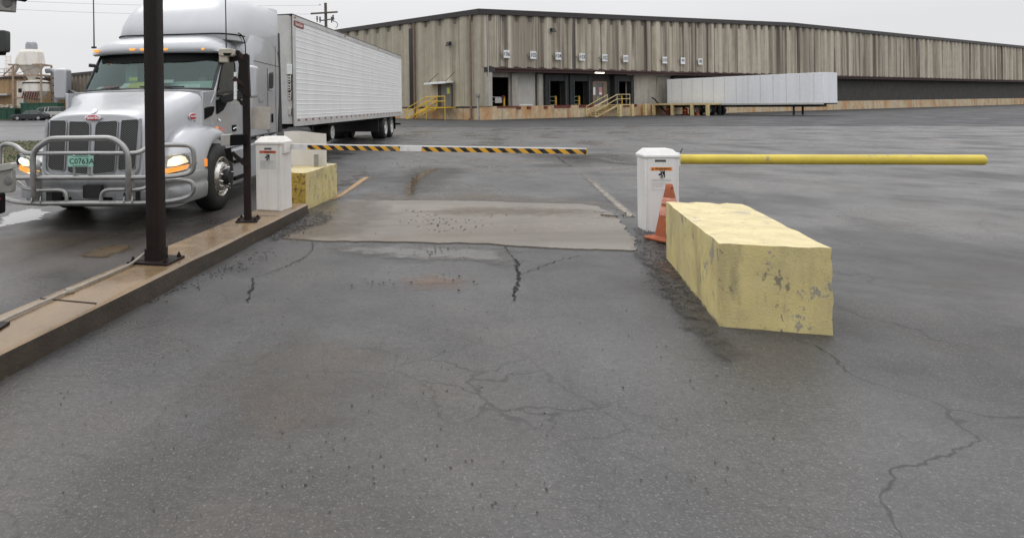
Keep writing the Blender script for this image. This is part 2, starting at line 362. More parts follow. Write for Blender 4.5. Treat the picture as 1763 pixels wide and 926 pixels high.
M['skin'] = mat('skin', (.40,.24,.18), .6, var=.1)
M['shirt'] = mat('dark_shirt', (.06,.05,.055), .8, var=.2)
M['hair'] = mat('grey_brown_hair', (.09,.07,.055), .7, var=.2)

# woven grille mesh
def grille_mat():
    m = bpy.data.materials.new('woven_grille_mesh'); m.use_nodes = True
    N = m.node_tree.nodes; L = m.node_tree.links; b = N['Principled BSDF']
    tc = N.new('ShaderNodeTexCoord'); sp = N.new('ShaderNodeSeparateXYZ'); L.new(tc.outputs['Object'], sp.inputs[0])
    def mth(op, a, b_=None):
        x = N.new('ShaderNodeMath'); x.operation = op
        for i, v in enumerate((a, b_)):
            if v is None: continue
            if isinstance(v, (int, float)): x.inputs[i].default_value = v
            else: L.new(v, x.inputs[i])
        return x.outputs[0]
    k = math.pi/.040
    s1 = mth('SINE', mth('MULTIPLY', mth('ADD', sp.outputs[0], mth('MULTIPLY', sp.outputs[2], 1.5)), k))
    s2 = mth('SINE', mth('MULTIPLY', mth('SUBTRACT', sp.outputs[0], mth('MULTIPLY', sp.outputs[2], 1.5)), k))
    p = mth('ABSOLUTE', mth('MULTIPLY', s1, s2))
    r_ = N.new('ShaderNodeMapRange'); r_.inputs['From Min'].default_value = .12; r_.inputs['From Max'].default_value = .4
    L.new(p, r_.inputs['Value'])
    mx = N.new('ShaderNodeMix'); mx.data_type = 'RGBA'; L.new(r_.outputs[0], mx.inputs['Factor'])
    mx.inputs['A'].default_value = (.14,.14,.14,1); mx.inputs['B'].default_value = (.012,.012,.012,1)
    L.new(mx.outputs['Result'], b.inputs['Base Color']); b.inputs['Roughness'].default_value = .5; b.inputs['Specular IOR Level'].default_value = .3
    return m
M['grille'] = grille_mat()

# ------------------------------------------------------------------ camera, sky, sun
F_, CX, CY, HC, RO = 1075., 600., 181., 1.55, .0125
def ray(px, py):
    a, b = px-CX, CY-py; c, s = math.cos(RO), math.sin(RO)
    return (a*c+b*s)/F_, (-a*s+b*c)/F_
def g(px, py, z=0):            # point of the photograph -> point on a level surface
    k, m = ray(px, py); Y = (z-HC)/m
    return Vector((k*Y, Y, z))
def at(px, py, Y):             # point of the photograph -> point at distance Y
    k, m = ray(px, py); return Vector((k*Y, Y, HC+m*Y))

cam = bpy.data.cameras.new('camera'); co = bpy.data.objects.new('camera', cam); COL.objects.link(co)
co.location = (0,0,HC); co.rotation_euler = (R(90), RO, 0)
cam.sensor_width = 36; cam.lens = F_*(1024/1763)/1024*36
cam.shift_x = (512-CX*1024/1763)/1024; cam.shift_y = -(268.5-CY*1024/1763)/1024
cam.clip_end = 3000; cam.clip_start = .05
S.camera = co

w = bpy.data.worlds.new('World'); S.world = w; w.use_nodes = True
N = w.node_tree.nodes; L = w.node_tree.links; bg = N['Background']
sky = N.new('ShaderNodeTexSky'); sky.sky_type = 'NISHITA'; sky.sun_disc = False
SUN_EL, SUN_AZ = R(58), R(-35)
sky.sun_elevation = SUN_EL; sky.sun_rotation = SUN_AZ; sky.air_density = 1; sky.dust_density = 5
hs = N.new('ShaderNodeHueSaturation'); hs.inputs['Saturation'].default_value = .12; hs.inputs['Value'].default_value = .5
L.new(sky.outputs[0], hs.inputs['Color'])
tc = N.new('ShaderNodeTexCoord'); sx = N.new('ShaderNodeSeparateXYZ'); L.new(tc.outputs['Generated'], sx.inputs[0])
mr = N.new('ShaderNodeMapRange'); mr.inputs['From Min'].default_value = .1; mr.inputs['From Max'].default_value = 1; L.new(sx.outputs[2], mr.inputs['Value'])
cloud = N.new('ShaderNodeTexNoise'); cloud.inputs['Scale'].default_value = 3; cloud.inputs['Detail'].default_value = 4
L.new(tc.outputs['Generated'], cloud.inputs['Vector'])
gr = N.new('ShaderNodeMix'); gr.data_type = 'RGBA'; L.new(mr.outputs[0], gr.inputs['Factor'])
gr.inputs['A'].default_value = (8.25,8.27,8.4,1); gr.inputs['B'].default_value = (18.5,18.6,19.0,1)
cm = N.new('ShaderNodeMapRange'); cm.inputs['From Min'].default_value = .3; cm.inputs['From Max'].default_value = .7; cm.inputs['To Min'].default_value = .965; cm.inputs['To Max'].default_value = 1.03
L.new(cloud.outputs['Fac'], cm.inputs['Value'])
sc = N.new('ShaderNodeVectorMath'); sc.operation = 'SCALE'; L.new(gr.outputs['Result'], sc.inputs[0]); L.new(cm.outputs[0], sc.inputs['Scale'])
mx = N.new('ShaderNodeMix'); mx.data_type = 'RGBA'; mx.inputs['Factor'].default_value = .93
L.new(hs.outputs[0], mx.inputs['A']); L.new(sc.outputs[0], mx.inputs['B'])
L.new(mx.outputs['Result'], bg.inputs['Color']); bg.inputs['Strength'].default_value = .1
sl = bpy.data.lights.new('sun', 'SUN'); sl.energy = .6; sl.angle = R(30); sl.color = (1,.97,.93)
so = bpy.data.objects.new('sun', sl); COL.objects.link(so)
so.rotation_euler = Vector((-math.sin(SUN_AZ)*math.cos(SUN_EL)*-1, math.cos(SUN_AZ)*math.cos(SUN_EL), math.sin(SUN_EL))).to_track_quat('Z', 'Y').to_euler()
so.location = (0,0,60)
S.view_settings.view_transform = 'Standard'; S.view_settings.look = 'None'; S.view_settings.exposure = 0; S.view_settings.gamma = 1; S.view_settings.use_curve_mapping = False
S.cycles.max_bounces = 8; S.cycles.transparent_max_bounces = 12; S.cycles.use_denoising = True
S.cycles.sample_clamp_indirect = 4

# ------------------------------------------------------------------ ground and paving
def sheet(name, pts, m, z, jit=0, sub=0, kind='structure', th=0):
    pts = [Vector((p[0], p[1])) for p in pts]
    for lv in range(sub):
        q = []; jit_ = jit if lv < 2 else max(jit, .13) if jit > .03 else jit
        for i, p in enumerate(pts):
            n = pts[(i+1) % len(pts)]; d = n-p
            q += [p, p.lerp(n, .5) + Vector((-d.y, d.x))*random.uniform(-jit_, jit_)]
        pts = q
    mb = MB()
    if th: mb.prism([tuple(p) for p in pts], z-th, z, 'z')
    else: mb.add([(p.x,p.y,z) for p in pts], [tuple(range(len(pts)))])
    o = mb.build(name, m, smooth=0)
    bm = bmesh.new(); bm.from_mesh(o.data); bmesh.ops.triangulate(bm, faces=[f for f in bm.faces if len(f.verts) > 4]); bm.to_mesh(o.data); bm.free()
    if not th:
        for p in o.data.polygons:
            if p.normal.z < 0: o.data.flip_normals(); break
    return tag(o, kind=kind)
def soften(m, lo=.25, hi=.6, nsc=7):
    m = m.copy(); N = m.node_tree.nodes; L = m.node_tree.links
    o = next(n for n in N if n.type == 'OUTPUT_MATERIAL'); b = N['Principled BSDF']
    at_ = N.new('ShaderNodeAttribute'); at_.attribute_name = 'edge'
    tc = N.new('ShaderNodeTexCoord'); n = N.new('ShaderNodeTexNoise'); n.inputs['Scale'].default_value = nsc; n.inputs['Detail'].default_value = 6; n.inputs['Roughness'].default_value = .7
    L.new(tc.outputs['Object'], n.inputs['Vector'])
    a = N.new('ShaderNodeMath'); a.operation = 'ADD'; L.new(at_.outputs['Fac'], a.inputs[0])
    s_ = N.new('ShaderNodeMath'); s_.operation = 'MULTIPLY_ADD'; s_.inputs[1].default_value = 1.5; s_.inputs[2].default_value = -.75; L.new(n.outputs['Fac'], s_.inputs[0]); L.new(s_.outputs[0], a.inputs[1])
    r_ = N.new('ShaderNodeMapRange'); r_.inputs['From Min'].default_value = lo; r_.inputs['From Max'].default_value = hi; L.new(a.outputs[0], r_.inputs['Value'])
    t = N.new('ShaderNodeBsdfTransparent'); x = N.new('ShaderNodeMixShader')
    L.new(r_.outputs[0], x.inputs['Fac']); L.new(t.outputs[0], x.inputs[1]); L.new(b.outputs[0], x.inputs[2]); L.new(x.outputs[0], o.inputs['Surface'])
    return m
def softsheet(name, pts, m, z, margin, kind='structure'):
    # one flat sheet of small cells; the 'edge' attribute fades from 1 inside the outline to 0 outside it
    P = [(p[0], p[1]) for p in pts]; n = len(P)
    x0, x1 = min(p[0] for p in P)-margin, max(p[0] for p in P)+margin
    y0, y1 = min(p[1] for p in P)-margin, max(p[1] for p in P)+margin
    c = max(margin/3.2, (x1-x0)/110, (y1-y0)/110); nx, ny = int((x1-x0)/c)+1, int((y1-y0)/c)+1
    def val(x, y):
        ins = False; d2 = 1e9
        for k in range(n):
            ax, ay = P[k]; bx, by = P[(k+1) % n]
            if (ay > y) != (by > y) and x < (bx-ax)*(y-ay)/(by-ay)+ax: ins = not ins
            dx, dy = bx-ax, by-ay; t = max(0, min(1, ((x-ax)*dx+(y-ay)*dy)/(dx*dx+dy*dy+1e-12)))
            d2 = min(d2, (x-ax-t*dx)**2+(y-ay-t*dy)**2)
        d = math.sqrt(d2)*(1 if ins else -1)
        return max(0, min(1, .5+.5*d/margin))
    V = [[val(x0+i*c, y0+k*c) for i in range(nx+1)] for k in range(ny+1)]
    idx = {}; vs = []; at = []; fs = []
    def vi(i, k):
        if (i, k) not in idx: idx[(i, k)] = len(vs); vs.append((x0+i*c, y0+k*c, z)); at.append(V[k][i])
        return idx[(i, k)]
    for k in range(ny):
        for i in range(nx):
            if max(V[k][i], V[k][i+1], V[k+1][i], V[k+1][i+1]) > 0: fs.append((vi(i,k), vi(i+1,k), vi(i+1,k+1), vi(i,k+1)))
    o = MB().add(vs, fs).build(name, m, smooth=0, recalc=False)
    a_ = o.data.attributes.new('edge', 'FLOAT', 'POINT'); a_.data.foreach_set('value', at)
    return tag(o, kind=kind)
def gp(pxs): return [g(x, y) for x, y in pxs]

sheet('ground', [(-900,-60),(900,-60),(900,1500),(-900,1500)], M['asphalt'], 0)
softsheet('truck_lane', [(-2.45,3.7),(-1.3,8.1),(-.6,10.7),(.35,14.3),(-3,15.2),(-7.4,14.6),(-8.2,9),(-9,2),(-7,-3),(-3.6,-3)], soften(M['lane_dark'], nsc=2), .004, .5)
sheet('dock_apron', [(-4,46.2),(13,40.6),(40,32.4),(78,21.5),(250,110),(250,190),(12.4,59.0),(-6,92)], M['strip'], .004, .004, 3)
sheet('far_road', [(-140,33.5),(-60,32.5),(-8,31),(0,45),(-12,90),(-40,93),(-140,95)], M['road'], .004, .01, 3)
sheet('road_edge_line', [(-140,60),(-14,57),(-14,58.6),(-140,61.8)], M['strip'], .008)
sheet('concrete_slab', gp([(487,411),(520,413),(560,416),(640,416),(700,417),(850,421),(900,425),(950,428),(1020,430),(1095,432),(1092,410),(1074,388),(1055,368),(1030,356),(1000,352),(940,351),(900,350),(800,347),(700,346),(640,346),(604,345),(580,352),(548,370),(510,392)]), M['slab'], .014, .045, 4, th=.02)
softsheet('mud_film', gp([(560,424),(700,422),(800,424),(880,430),(868,440),(900,452),(860,455),(800,447),(720,448),(640,440),(590,436)]), soften(M['film'], .3, .9, nsc=5), .005, .22)
softsheet('puddle', gp([(-40,398),(0,386),(15,369),(58,358),(81,366),(66,378),(42,383),(10,388)]), soften(M['puddle'], .42, .5, 5), .009, .16)
softsheet('puddle', gp([(145,441),(160,433),(185,425),(224,424),(206,434),(180,442)]), soften(M['puddlemud'], .3, .5, 9), .009, .14)
softsheet('puddle', gp([(697,346),(699,330),(703,318),(712,306),(725,297),(745,289),(751,290),(736,299),(722,309),(713,321),(709,334),(705,346)]), soften(M['puddlemud'], .35, .7, 6), .006, .20)
softsheet('puddle', gp([(1018,272),(1040,269),(1060,274),(1095,279),(1150,283),(1095,284),(1050,280)]), soften(M['mud'], .4, .8, 5), .006, .3)
softsheet('wet_dirt', gp([(474,413),(500,386),(522,364),(540,366),(566,378),(548,388),(505,400)]), soften(M['mud'], .3, .7, 9), .019, .22)
softsheet('wet_dirt', gp([(1098,396),(1130,412),(1150,440),(1172,476),(1215,540),(1260,610),(1235,612),(1190,560),(1140,500),(1118,462),(1098,440),(1106,420)]), soften(M['mud'], .3, .8, 9), .019, .16)
softsheet('leaf_litter', gp([(1128,452),(1150,456),(1168,478),(1158,482),(1140,470)]), soften(M['mudred'], .4, .7, 16), .023, .12)
softsheet('lane_line', gp([(574,343),(590,336),(634,305),(628,305)]), soften(M['lineyel'], .1, .5, 12), .008, .05)
softsheet('lane_line', gp([(1081,374),(1094,373),(1046,332),(1003,297),(1000,297),(1037,334)]), soften(M['linewhite'], .2, .8, 9), .008, .05)

M['tanwash'] = ground_mat('tan_silt_wash', (.115,.092,.068), (.175,.145,.112), (.13,.095,.06), .6, .2, .45, crack=.3, speck=.6, bump=.25)
M['wetdark'] = ground_mat('dark_wet_patch', (.026,.024,.024), (.05,.047,.046), (.06,.05,.04), .4, .10, .25, crack=.5, speck=.6, bump=.2)
softsheet('silt_wash', gp([(600,344),(640,332),(720,336),(820,334),(930,340),(1040,346),(1062,358),(1000,352),(900,350),(760,347)]), soften(M['tanwash'], .3, 1.3, 3), .0065, .45)
softsheet('silt_wash', gp([(735,366),(800,357),(900,359),(1000,360),(1040,366),(960,372),(860,370),(780,372)]), soften(mat('brown_wet_silt', (.115,.078,.045), .3, var=.3, scale=6), .3, 1.5, 6), .0175, .35)
softsheet('silt_wash', gp([(690,482),(740,474),(800,482),(790,494),(720,496)]), soften(mat('orange_silt', (.20,.125,.08), .5, var=.3, scale=8), .3, 1.5, 7), .0065, .2)
softsheet('silt_wash', gp([(-60,412),(60,400),(150,398),(230,412),(150,432),(40,452),(-80,470)]), soften(M['tanwash'], .4, 1.9, 2), .0085, .6)
softsheet('silt_wash', gp([(566,352),(640,346),(660,372),(600,404),(510,408),(540,376)]), soften(M['tanwash'], .2, 1.2, 3), .0165, .4)
softsheet('damp_patch', gp([(1250,420),(1500,380),(1760,420),(1760,520),(1500,500)]), soften(M['wetdark'], .35, 1.3, 1.0), .0065, 1.2)
softsheet('damp_patch', gp([(640,300),(720,284),(800,290),(760,330),(690,346),(640,340)]), soften(M['wetdark'], .35, 1.5, 1.0), .0055, .9)
softsheet('damp_patch', gp([(860,262),(1100,262),(1110,284),(960,290)]), soften(M['wetdark'], .45, 1.6, .6), .0055, 1.5)
softsheet('silt_wash', gp([(300,640),(520,560),(700,600),(600,760),(360,800)]), soften(M['tanwash'], .5, 2.4, 4), .0068, .3)
def crack(pxs, wd):
    p = smoothpath([g(x, y) for x, y in pxs], it=1); q = []
    for a, b in zip(p[:-1], p[1:]):
        for i in range(7):
            q.append(a.lerp(b, i/7)+Vector((random.gauss(0,.011), random.gauss(0,.011), 0)))
    q.append(p[-1]); l_, r_ = [], []
    for i, a in enumerate(q):
        d = (q[min(i+1,len(q)-1)]-q[max(i-1,0)]).normalized(); n = Vector((-d.y, d.x, 0)); f = math.sin(math.pi*(i+.3)/len(q))**.5*random.uniform(.15,1.4)*wd/2.6
        l_.append((*(a+n*f).xy, .0065)); r_.append((*(a-n*f).xy, .0065))
    o = MB().grid([l_, r_]).build('crack', M['crackm'], smooth=0)
    tag(o, kind='structure')
crack([(884,520),(887,500),(891,484),(895,472),(888,462),(892,452),(886,446)], .035)
crack([(886,446),(872,430),(870,424)], .015)
crack([(895,472),(925,462),(960,448),(1000,440)], .012)
crack([(425,520),(436,490),(434,478)], .03)
crack([(434,478),(470,468),(508,452),(530,440),(541,425),(537,415)], .014)
crack([(30,452),(60,438),(110,428),(150,412),(170,405)], .014)
crack([(953,263),(966,276),(985,287)], .05)

# loose stones and clods
st = MB()
def stone(x, y, r, z=0.01):
    bm = bmesh.new(); bmesh.ops.create_icosphere(bm, subdivisions=1, radius=r)
    vs = [(x+v.co.x*random.uniform(.7,1.3), y+v.co.y*random.uniform(.7,1.3), z+v.co.z*random.uniform(.4,.8)) for v in bm.verts]
    idx = {v: i for i, v in enumerate(bm.verts)}
    st.add(vs, [tuple(idx[v] for v in f.verts) for f in bm.faces]); bm.free()
for _ in range(330):
    t = random.random(); p = g(1105+t*70+random.gauss(0,16), 398+t*120+random.gauss(0,8)); stone(p.x, p.y, random.uniform(.003,.011), .021)
for _ in range(260):
    t = random.random(); p = g(560-t*90+random.gauss(0,10), 372+t*35+random.gauss(0,6)); stone(p.x, p.y, random.uniform(.004,.013), .022)
for _ in range(220):
    t = random.random(); p = g(470-t*220+random.gauss(0,10), 425+t*85+random.gauss(0,5)+8); stone(p.x, p.y, random.uniform(.003,.010), .006)
for cx_, cy_, n_, sx_, sy_ in [(790,388,60,70,14),(735,380,45,25,14),(740,436,14,40,6),(650,488,14,40,6),(790,480,10,30,12),(1060,372,30,30,8),(690,282,40,60,8)]:
    for _ in range(n_):
        p = g(cx_+random.gauss(0,sx_*.6), cy_+random.gauss(0,sy_*.6)); stone(p.x, p.y, random.uniform(.003,.013), .016)
for _ in range(420):
    p = g(random.uniform(100,1400), random.uniform(430,900)); stone(p.x, p.y, random.uniform(.0015,.006), .006)
o = st.build('loose_gravel', M['stone'], smooth=0); tag(o, 'dark crumbs and pebbles scattered over the wet asphalt', 'gravel', kind='stuff')
# small sticks on the lane
for (a, b, r_) in [((1035,369),(1062,371),.012), ((640,283),(700,281),.008)]:
    pass
o = MB().tube(smoothpath([g(1034,369,.025), g(1048,370,.03), g(1064,371.5,.024)]), .008, 6).build('stick', M['wood'])
tag(o, 'thin brown twig lying on the paving beside the white gate cabinet', 'twig')

# grass verge behind the truck
gm = MB()
sheet('grass_verge', [(-40,18.2),(-7.2,17.8),(-6.5,22),(-8,30.2),(-40,31)], M['soil'], .006, .03, 3)
for _ in range(9000):
    Y = random.uniform(17.8,30.6); X = random.uniform(-.60*Y-.6, max(-.34*Y, -9.8) if Y > 18 else -6.2)
    h = random.uniform(.02,.07); a = random.uniform(0,6.28); w_ = random.uniform(.012,.03)
    dx, dy = math.cos(a)*w_, math.sin(a)*w_; lx, ly = random.gauss(0,.05), random.gauss(0,.05)
    gm.add([(X-dx,Y-dy,0),(X+dx,Y+dy,0),(X+lx,Y+ly,h)], [(0,1,2)])
o = gm.build('grass', M['grass'], smooth=0, recalc=False); tag(o, 'patchy green and brown grass verge beyond the truck', 'grass', kind='stuff')

# raised concrete island between the lanes
LA = R(15)
isl = [(-.62,8.95),(-1.13,9.08)]
dirn = Vector((-.258,-.966))
a0 = Vector((-.60,8.9)); b0 = Vector((-1.13,9.04))
cur = MB()
rows = []
for i in range(30):
    t = i*.36
    pr = a0+dirn*t; pl = b0+dirn*t
    j = lambda: random.gauss(0,.006)
    rows.append([(pl.x+j(),pl.y,-.02),(pl.x+j(),pl.y,.13),(pl.x+.03,pl.y,.158),(pr.x-.035,pr.y,.16+j()*.3),(pr.x+j(),pr.y,.14),(pr.x+.01+j(),pr.y,-.02)])
cur.loft(rows, False, False).add(rows[0], [tuple(range(6))]).add(rows[-1], [tuple(range(6))])
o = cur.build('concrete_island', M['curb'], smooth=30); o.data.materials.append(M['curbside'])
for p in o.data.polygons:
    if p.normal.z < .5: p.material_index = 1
tag(o, kind='structure')
jn = MB()
for t in (1.05, 4.6):
    pr = a0+dirn*t; pl = b0+dirn*t
    jn.bar((pl.x+.03,pl.y,.160),(pr.x-.03,pr.y,.162),.012,.004)
tag(jn.build('island_joint', M['crackm'], smooth=0), kind='structure')

# ------------------------------------------------------------------ near steel pole
PZ = .16
t = thing('steel_pole', 'tall dark rusty square steel pole bolted to the concrete island, nearest the viewer', 'pole', (-1.765,5.68,PZ), R(-14))
MB().prism(rrect(-.066,.066,-.066,.066,.012,2), .02, 4.4, 'z').build('post', M['postbrown'], t)
MB().prism(rrect(-.078,.078,-.078,.078,.012,2), .02, .12, 'z').build('collar', M['postbrown'], t)
MB().box(-.2,.2,-.16,.16,0,.02).build('base_plate', M['postbrown'], t, bevel=.004)
for sx_ in (-.16,.16):
    for sy_ in (-.12,.12):
        MB().lathe([(0,.02),(.022,.02),(.022,.04),(.011,.042),(.011,.06),(0,.06)], 6, Matrix.Translation((sx_,sy_,0))).build('bolt', M['postbrown'], t)
o = MB().tube(smoothpath([g(263,431,.22), g(248,436,.23), g(236,446,.19), g(222,456,.178), g(180,474,.178), g(140,491,.178), g(100,508,.178), g(40,534,.178), g(-60,580,.178)]), .0125, 8).build('conduit_pipe', M['conduit'])
tag(o, 'grey conduit lying along the concrete island to the nearest pole', 'conduit')
MB().lathe([(0,-.03),(.024,-.03),(.024,.03),(0,.03)], 10, Matrix.Translation(g(120,500,.178)) @ Vector((1,.9,0)).to_track_quat('Z','Y').to_matrix().to_4x4()).build('coupling', M['conduit'], o)

# ------------------------------------------------------------------ reader post by the gate
Yp = 7.62
t = thing('reader_post', 'dark rusty reader post with arms, beige camera and pale plate, before the truck cab', 'reader post', (-1.245,Yp,PZ))
def rel(p): return p - t.location
b_ = Matrix.Identity(4)
MB().prism(rrect(-.042,.042,-.042,.042,.008,2), .02, 2.02, 'z').build('post', M['postbrown'], t)
for k in range(2):
    y_ = -.07 if k == 0 else .12
    MB().box(-.13,.13,y_-.07,y_+.07,0,.018).build('base_plate', M['postbrown'], t, bevel=.004)
for sx_ in (-.1,.1):
    for y_ in (-.08,.13):
        MB().lathe([(0,.018),(.018,.018),(.018,.034),(.009,.036),(.009,.05),(0,.05)], 6, Matrix.Translation((sx_,y_,0))).build('bolt', M['postbrown'], t)
def plate_px(pts, Y, th): 
    q = [rel(at(x, y, Y)) for x, y in pts]
    return MB().loft([[(p.x,p.y,p.z) for p in q], [(p.x,p.y+th,p.z) for p in q]])
plate_px([(405,86),(411,86),(427,105),(430,166),(423,166),(408,153),(411,110)], Yp-.06, .12).build('bracket_channel', M['postbrown'], t, bevel=.004)
plate_px([(411,90),(419,94),(419,103),(411,98)], Yp-.07, .14).build('rib', M['rustarm'], t)
MB().bar(rel(at(394,103,Yp)), rel(at(427,96,Yp)), .07, .06).build('top_arm', M['postbrown'], t, bevel=.004)
MB().bar(rel(at(401,134,Yp-.1)), rel(at(424,150,Yp-.02)), .05, .05).build('side_arm', M['rustarm'], t, bevel=.004)
h = plate_px(rrect(376,403,83.5,96,4), Yp-.16, .16).build('camera_housing', M['beige'], t, bevel=.008)
plate_px([(377,95),(392,95),(392,106.5),(377,106.5)], Yp-.14, .12).build('camera_bracket', M['beige'], h, bevel=.006)
plate_px([(384,91),(399,91),(396,95.5),(386,95.5)], Yp-.165, .03).build('camera_window', M['gap'], h)
for (a, b) in ((124,131.5),(140,149.5),(149.8,158),(158.3,165),(165.2,171)):
    plate_px([(402.5,a),(407.5,a),(407,b),(402.3,b)], Yp-.11, .035).build('antenna_strip', M['paper'], t, bevel=.003)
plate_px([(398,176),(404,170),(413,177),(412,179),(400,180)], Yp-.1, .05).build('antenna_bracket', M['greywet'], t)
MB().bar(rel(at(408,172,Yp-.05)), rel(at(424,181,Yp-.02)), .06, .05).build('lower_strut', M['postbrown'], t)
plate_px([(433,184),(465,184),(464.5,222.5),(432,222)], Yp+.04, .02).build('reader_plate', M['plywood'], t, bevel=.002)
plate_px([(380,232),(396,231),(396,250.5),(380,251)], Yp-.12, .18).build('light_box', M['greywet'], t, bevel=.008)
plate_px([(396,232),(423,231),(423,249),(396,251)], Yp-.12, .16).build('dark_box', M['gap'], t, bevel=.008)
MB().bar(rel(at(399,262,Yp-.05)), rel(at(426,286,Yp-.02)), .07, .05).build('lower_arm', M['postbrown'], t, bevel=.004)
plate_px([(386,256),(396,256),(401,280),(390,272)], Yp-.1, .07).build('arm_foot', M['gap'], t)

# ------------------------------------------------------------------ driver terminal at the left edge of the picture
Yt = 3.9
t = thing('intercom_terminal', 'grey intercom terminal with round speaker grille and black camera boxes at the left picture edge', 'intercom', (-2.36,Yt,PZ))
MB().prism(rrect(-.05,.05,-.05,.05,.008,2), .02, 2.3, 'z').build('post', M['postbrown'], t)
MB().box(-.15,.15,-.15,.15,0,.02).build('base_plate', M['postbrown'], t, bevel=.004)
q = plate_px([(-60,296),(-8,284),(17,279.5),(21,282),(21,290),(14,292),(-60,304)], Yt-.08, .06).build('intercom_hood', M['greywet'], t, bevel=.004)
q = plate_px([(-60,292),(-4,290),(20,292),(21,326),(19,331),(-60,337)], Yt-.06, .05).build('intercom_body', M['greybox'], t, bevel=.006)
c = rel(at(13.5,311,Yt-.063))
MB().lathe([(0,.004),(.022,.004),(.026,.002),(.028,-.004),(0,-.004)], 24, Matrix.Translation(c) @ Matrix.Rotation(R(90),4,'X')).build('speaker_grille', mat('perforated_grey', (.15,.15,.145), .6, var=.4, scale=220), q)
plate_px(rrect(-60,2.5,333,368,4), Yt-.09, .05).build('card_reader', M['gap'], t, bevel=.006)
plate_px([(-7,342),(0,341),(0,342.4),(-7,343)], Yt-.094, .006).build('status_light', mat('red_light', (.6,.02,.05), .4, emit=(1,.05,.1), estr=.6), t)
plate_px(rrect(-60,9.5,51.5,89,4), Yt-.09, .06).build('camera_box', mat('ribbed_dark_grey', (.035,.038,.036), .55, var=.2), t, bevel=.006)
plate_px([(-60,88),(4,88),(2,94),(-60,95)], Yt-.07, .05).build('camera_mount', M['gap'], t)
q = plate_px([(-60,-22),(21,-6),(19.5,19.5),(-60,14)], Yt-.09, .06).build('floodlight_body', M['greybox'], t, bevel=.006)
plate_px([(-60,-30),(34,-8),(26,-2),(-60,-18)], Yt-.12, .12).build('floodlight_shade', M['gap'], q, bevel=.004)
c = rel(at(12,4,Yt-.093))
MB().lathe([(0,.004),(.026,.004),(.03,.002),(.032,-.004),(0,-.004)], 24, Matrix.Translation(c) @ Matrix.Rotation(R(90),4,'X')).build('floodlight_grille', mat('perforated_grey_dark', (.12,.12,.115), .6, var=.4, scale=220), q)

# ------------------------------------------------------------------ barrier gates
def arm_mat(x0, ranges, zthr):
    m = bpy.data.materials.new('striped_arm'); m.use_nodes = True
    N = m.node_tree.nodes; L = m.node_tree.links; b = N['Principled BSDF']
    tc = N.new('ShaderNodeTexCoord'); sp = N.new('ShaderNodeSeparateXYZ'); L.new(tc.outputs['Object'], sp.inputs[0])
    def mth(op, a, b_=None, c_=None):
        x = N.new('ShaderNodeMath'); x.operation = op
        for i, v in enumerate((a, b_, c_)):
            if v is None: continue
            if isinstance(v, (int, float)): x.inputs[i].default_value = v
            else: L.new(v, x.inputs[i])
        return x.outputs[0]
    X, Z = sp.outputs[0], sp.outputs[2]
    inr = None
    for a, c in ranges:
        k = mth('MULTIPLY', mth('GREATER_THAN', X, a), mth('LESS_THAN', X, c))
        inr = k if inr is None else mth('ADD', inr, k)
    inr = mth('MULTIPLY', inr, mth('LESS_THAN', Z, zthr))
    s_ = mth('LESS_THAN', mth('FRACT', mth('DIVIDE', mth('ADD', X, mth('MULTIPLY', Z, 1.25)), .158)), .5)
    def mix(f, A, B):
        x = N.new('ShaderNodeMix'); x.data_type = 'RGBA'; L.new(f, x.inputs['Factor'])
        for n_, v in (('A', A), ('B', B)):
            if isinstance(v, tuple): x.inputs[n_].default_value = (*v, 1)
            else: L.new(v, x.inputs[n_])
        return x.outputs['Result']
    nz = N.new('ShaderNodeTexNoise'); nz.inputs['Scale'].default_value = 14; nz.inputs['Detail'].default_value = 5; L.new(tc.outputs['Object'], nz.inputs['Vector'])
    c = mix(inr, (.74,.74,.73), mix(s_, (.74,.38,.025), (.008,.008,.009)))
    r_ = N.new('ShaderNodeMapRange'); r_.inputs['From Min'].default_value = .5; r_.inputs['From Max'].default_value = .75; r_.inputs['To Max'].default_value = .35; L.new(nz.outputs['Fac'], r_.inputs['Value'])
    c = mix(r_.outputs[0], c, (.30,.26,.2))
    L.new(c, b.inputs['Base Color']); b.inputs['Roughness'].default_value = .4
    return m

def gate(name, label, loc, rz, red, m_):
    t = thing(name, label, 'barrier gate', loc, rz, 'barrier gate cabinets')
    W, D, H = .37, .34, .885
    MB().box(0,W,0,D,0,H).build('cabinet', m_, t, bevel=.006)
    MB().box(.022,W-.04,-.007,0,.012,H-.004).build('door', m_, t, bevel=.002)
    a = .014
    cap = MB().loft([[(-a,-a-.004,H),(W+a,-a-.004,H),(W+a,D+a,H),(-a,D+a,H)], [(-a,-a-.004,H+.028),(W+a,-a-.004,H+.028),(W+a,D+a,H+.028),(-a,D+a,H+.028)], [(.05,.05,H+.098),(W-.05,.05,H+.098),(W-.05,D-.05,H+.098),(.05,D-.05,H+.098)]])
    c = cap.build('lid', m_, t, smooth=20, bevel=.005)
    MB().prism([(-.02,-.006),(-.012,-.01),(.02,-.006),(.025,.004),(.006,.010),(-.016,.008)], -.003, .003, 'z').xf(Matrix.Translation((W*.5,.026,H+.068)) @ Matrix.Rotation(R(47),4,'X')).build('lid_latch', M['greyprint'], c)
    MB().box(W-.004,W+.003,D*.60,D*.86,H-.075,H-.06).build('vent_slot', M['gap'], t)
    f = lambda x0,x1,z0,z1,m,nm,par=t,y=-.0085,th=.003: MB().box(x0,x1,y,y+th,z0,z1).build(nm, m, par, smooth=0)
    return t, W, D, H, f
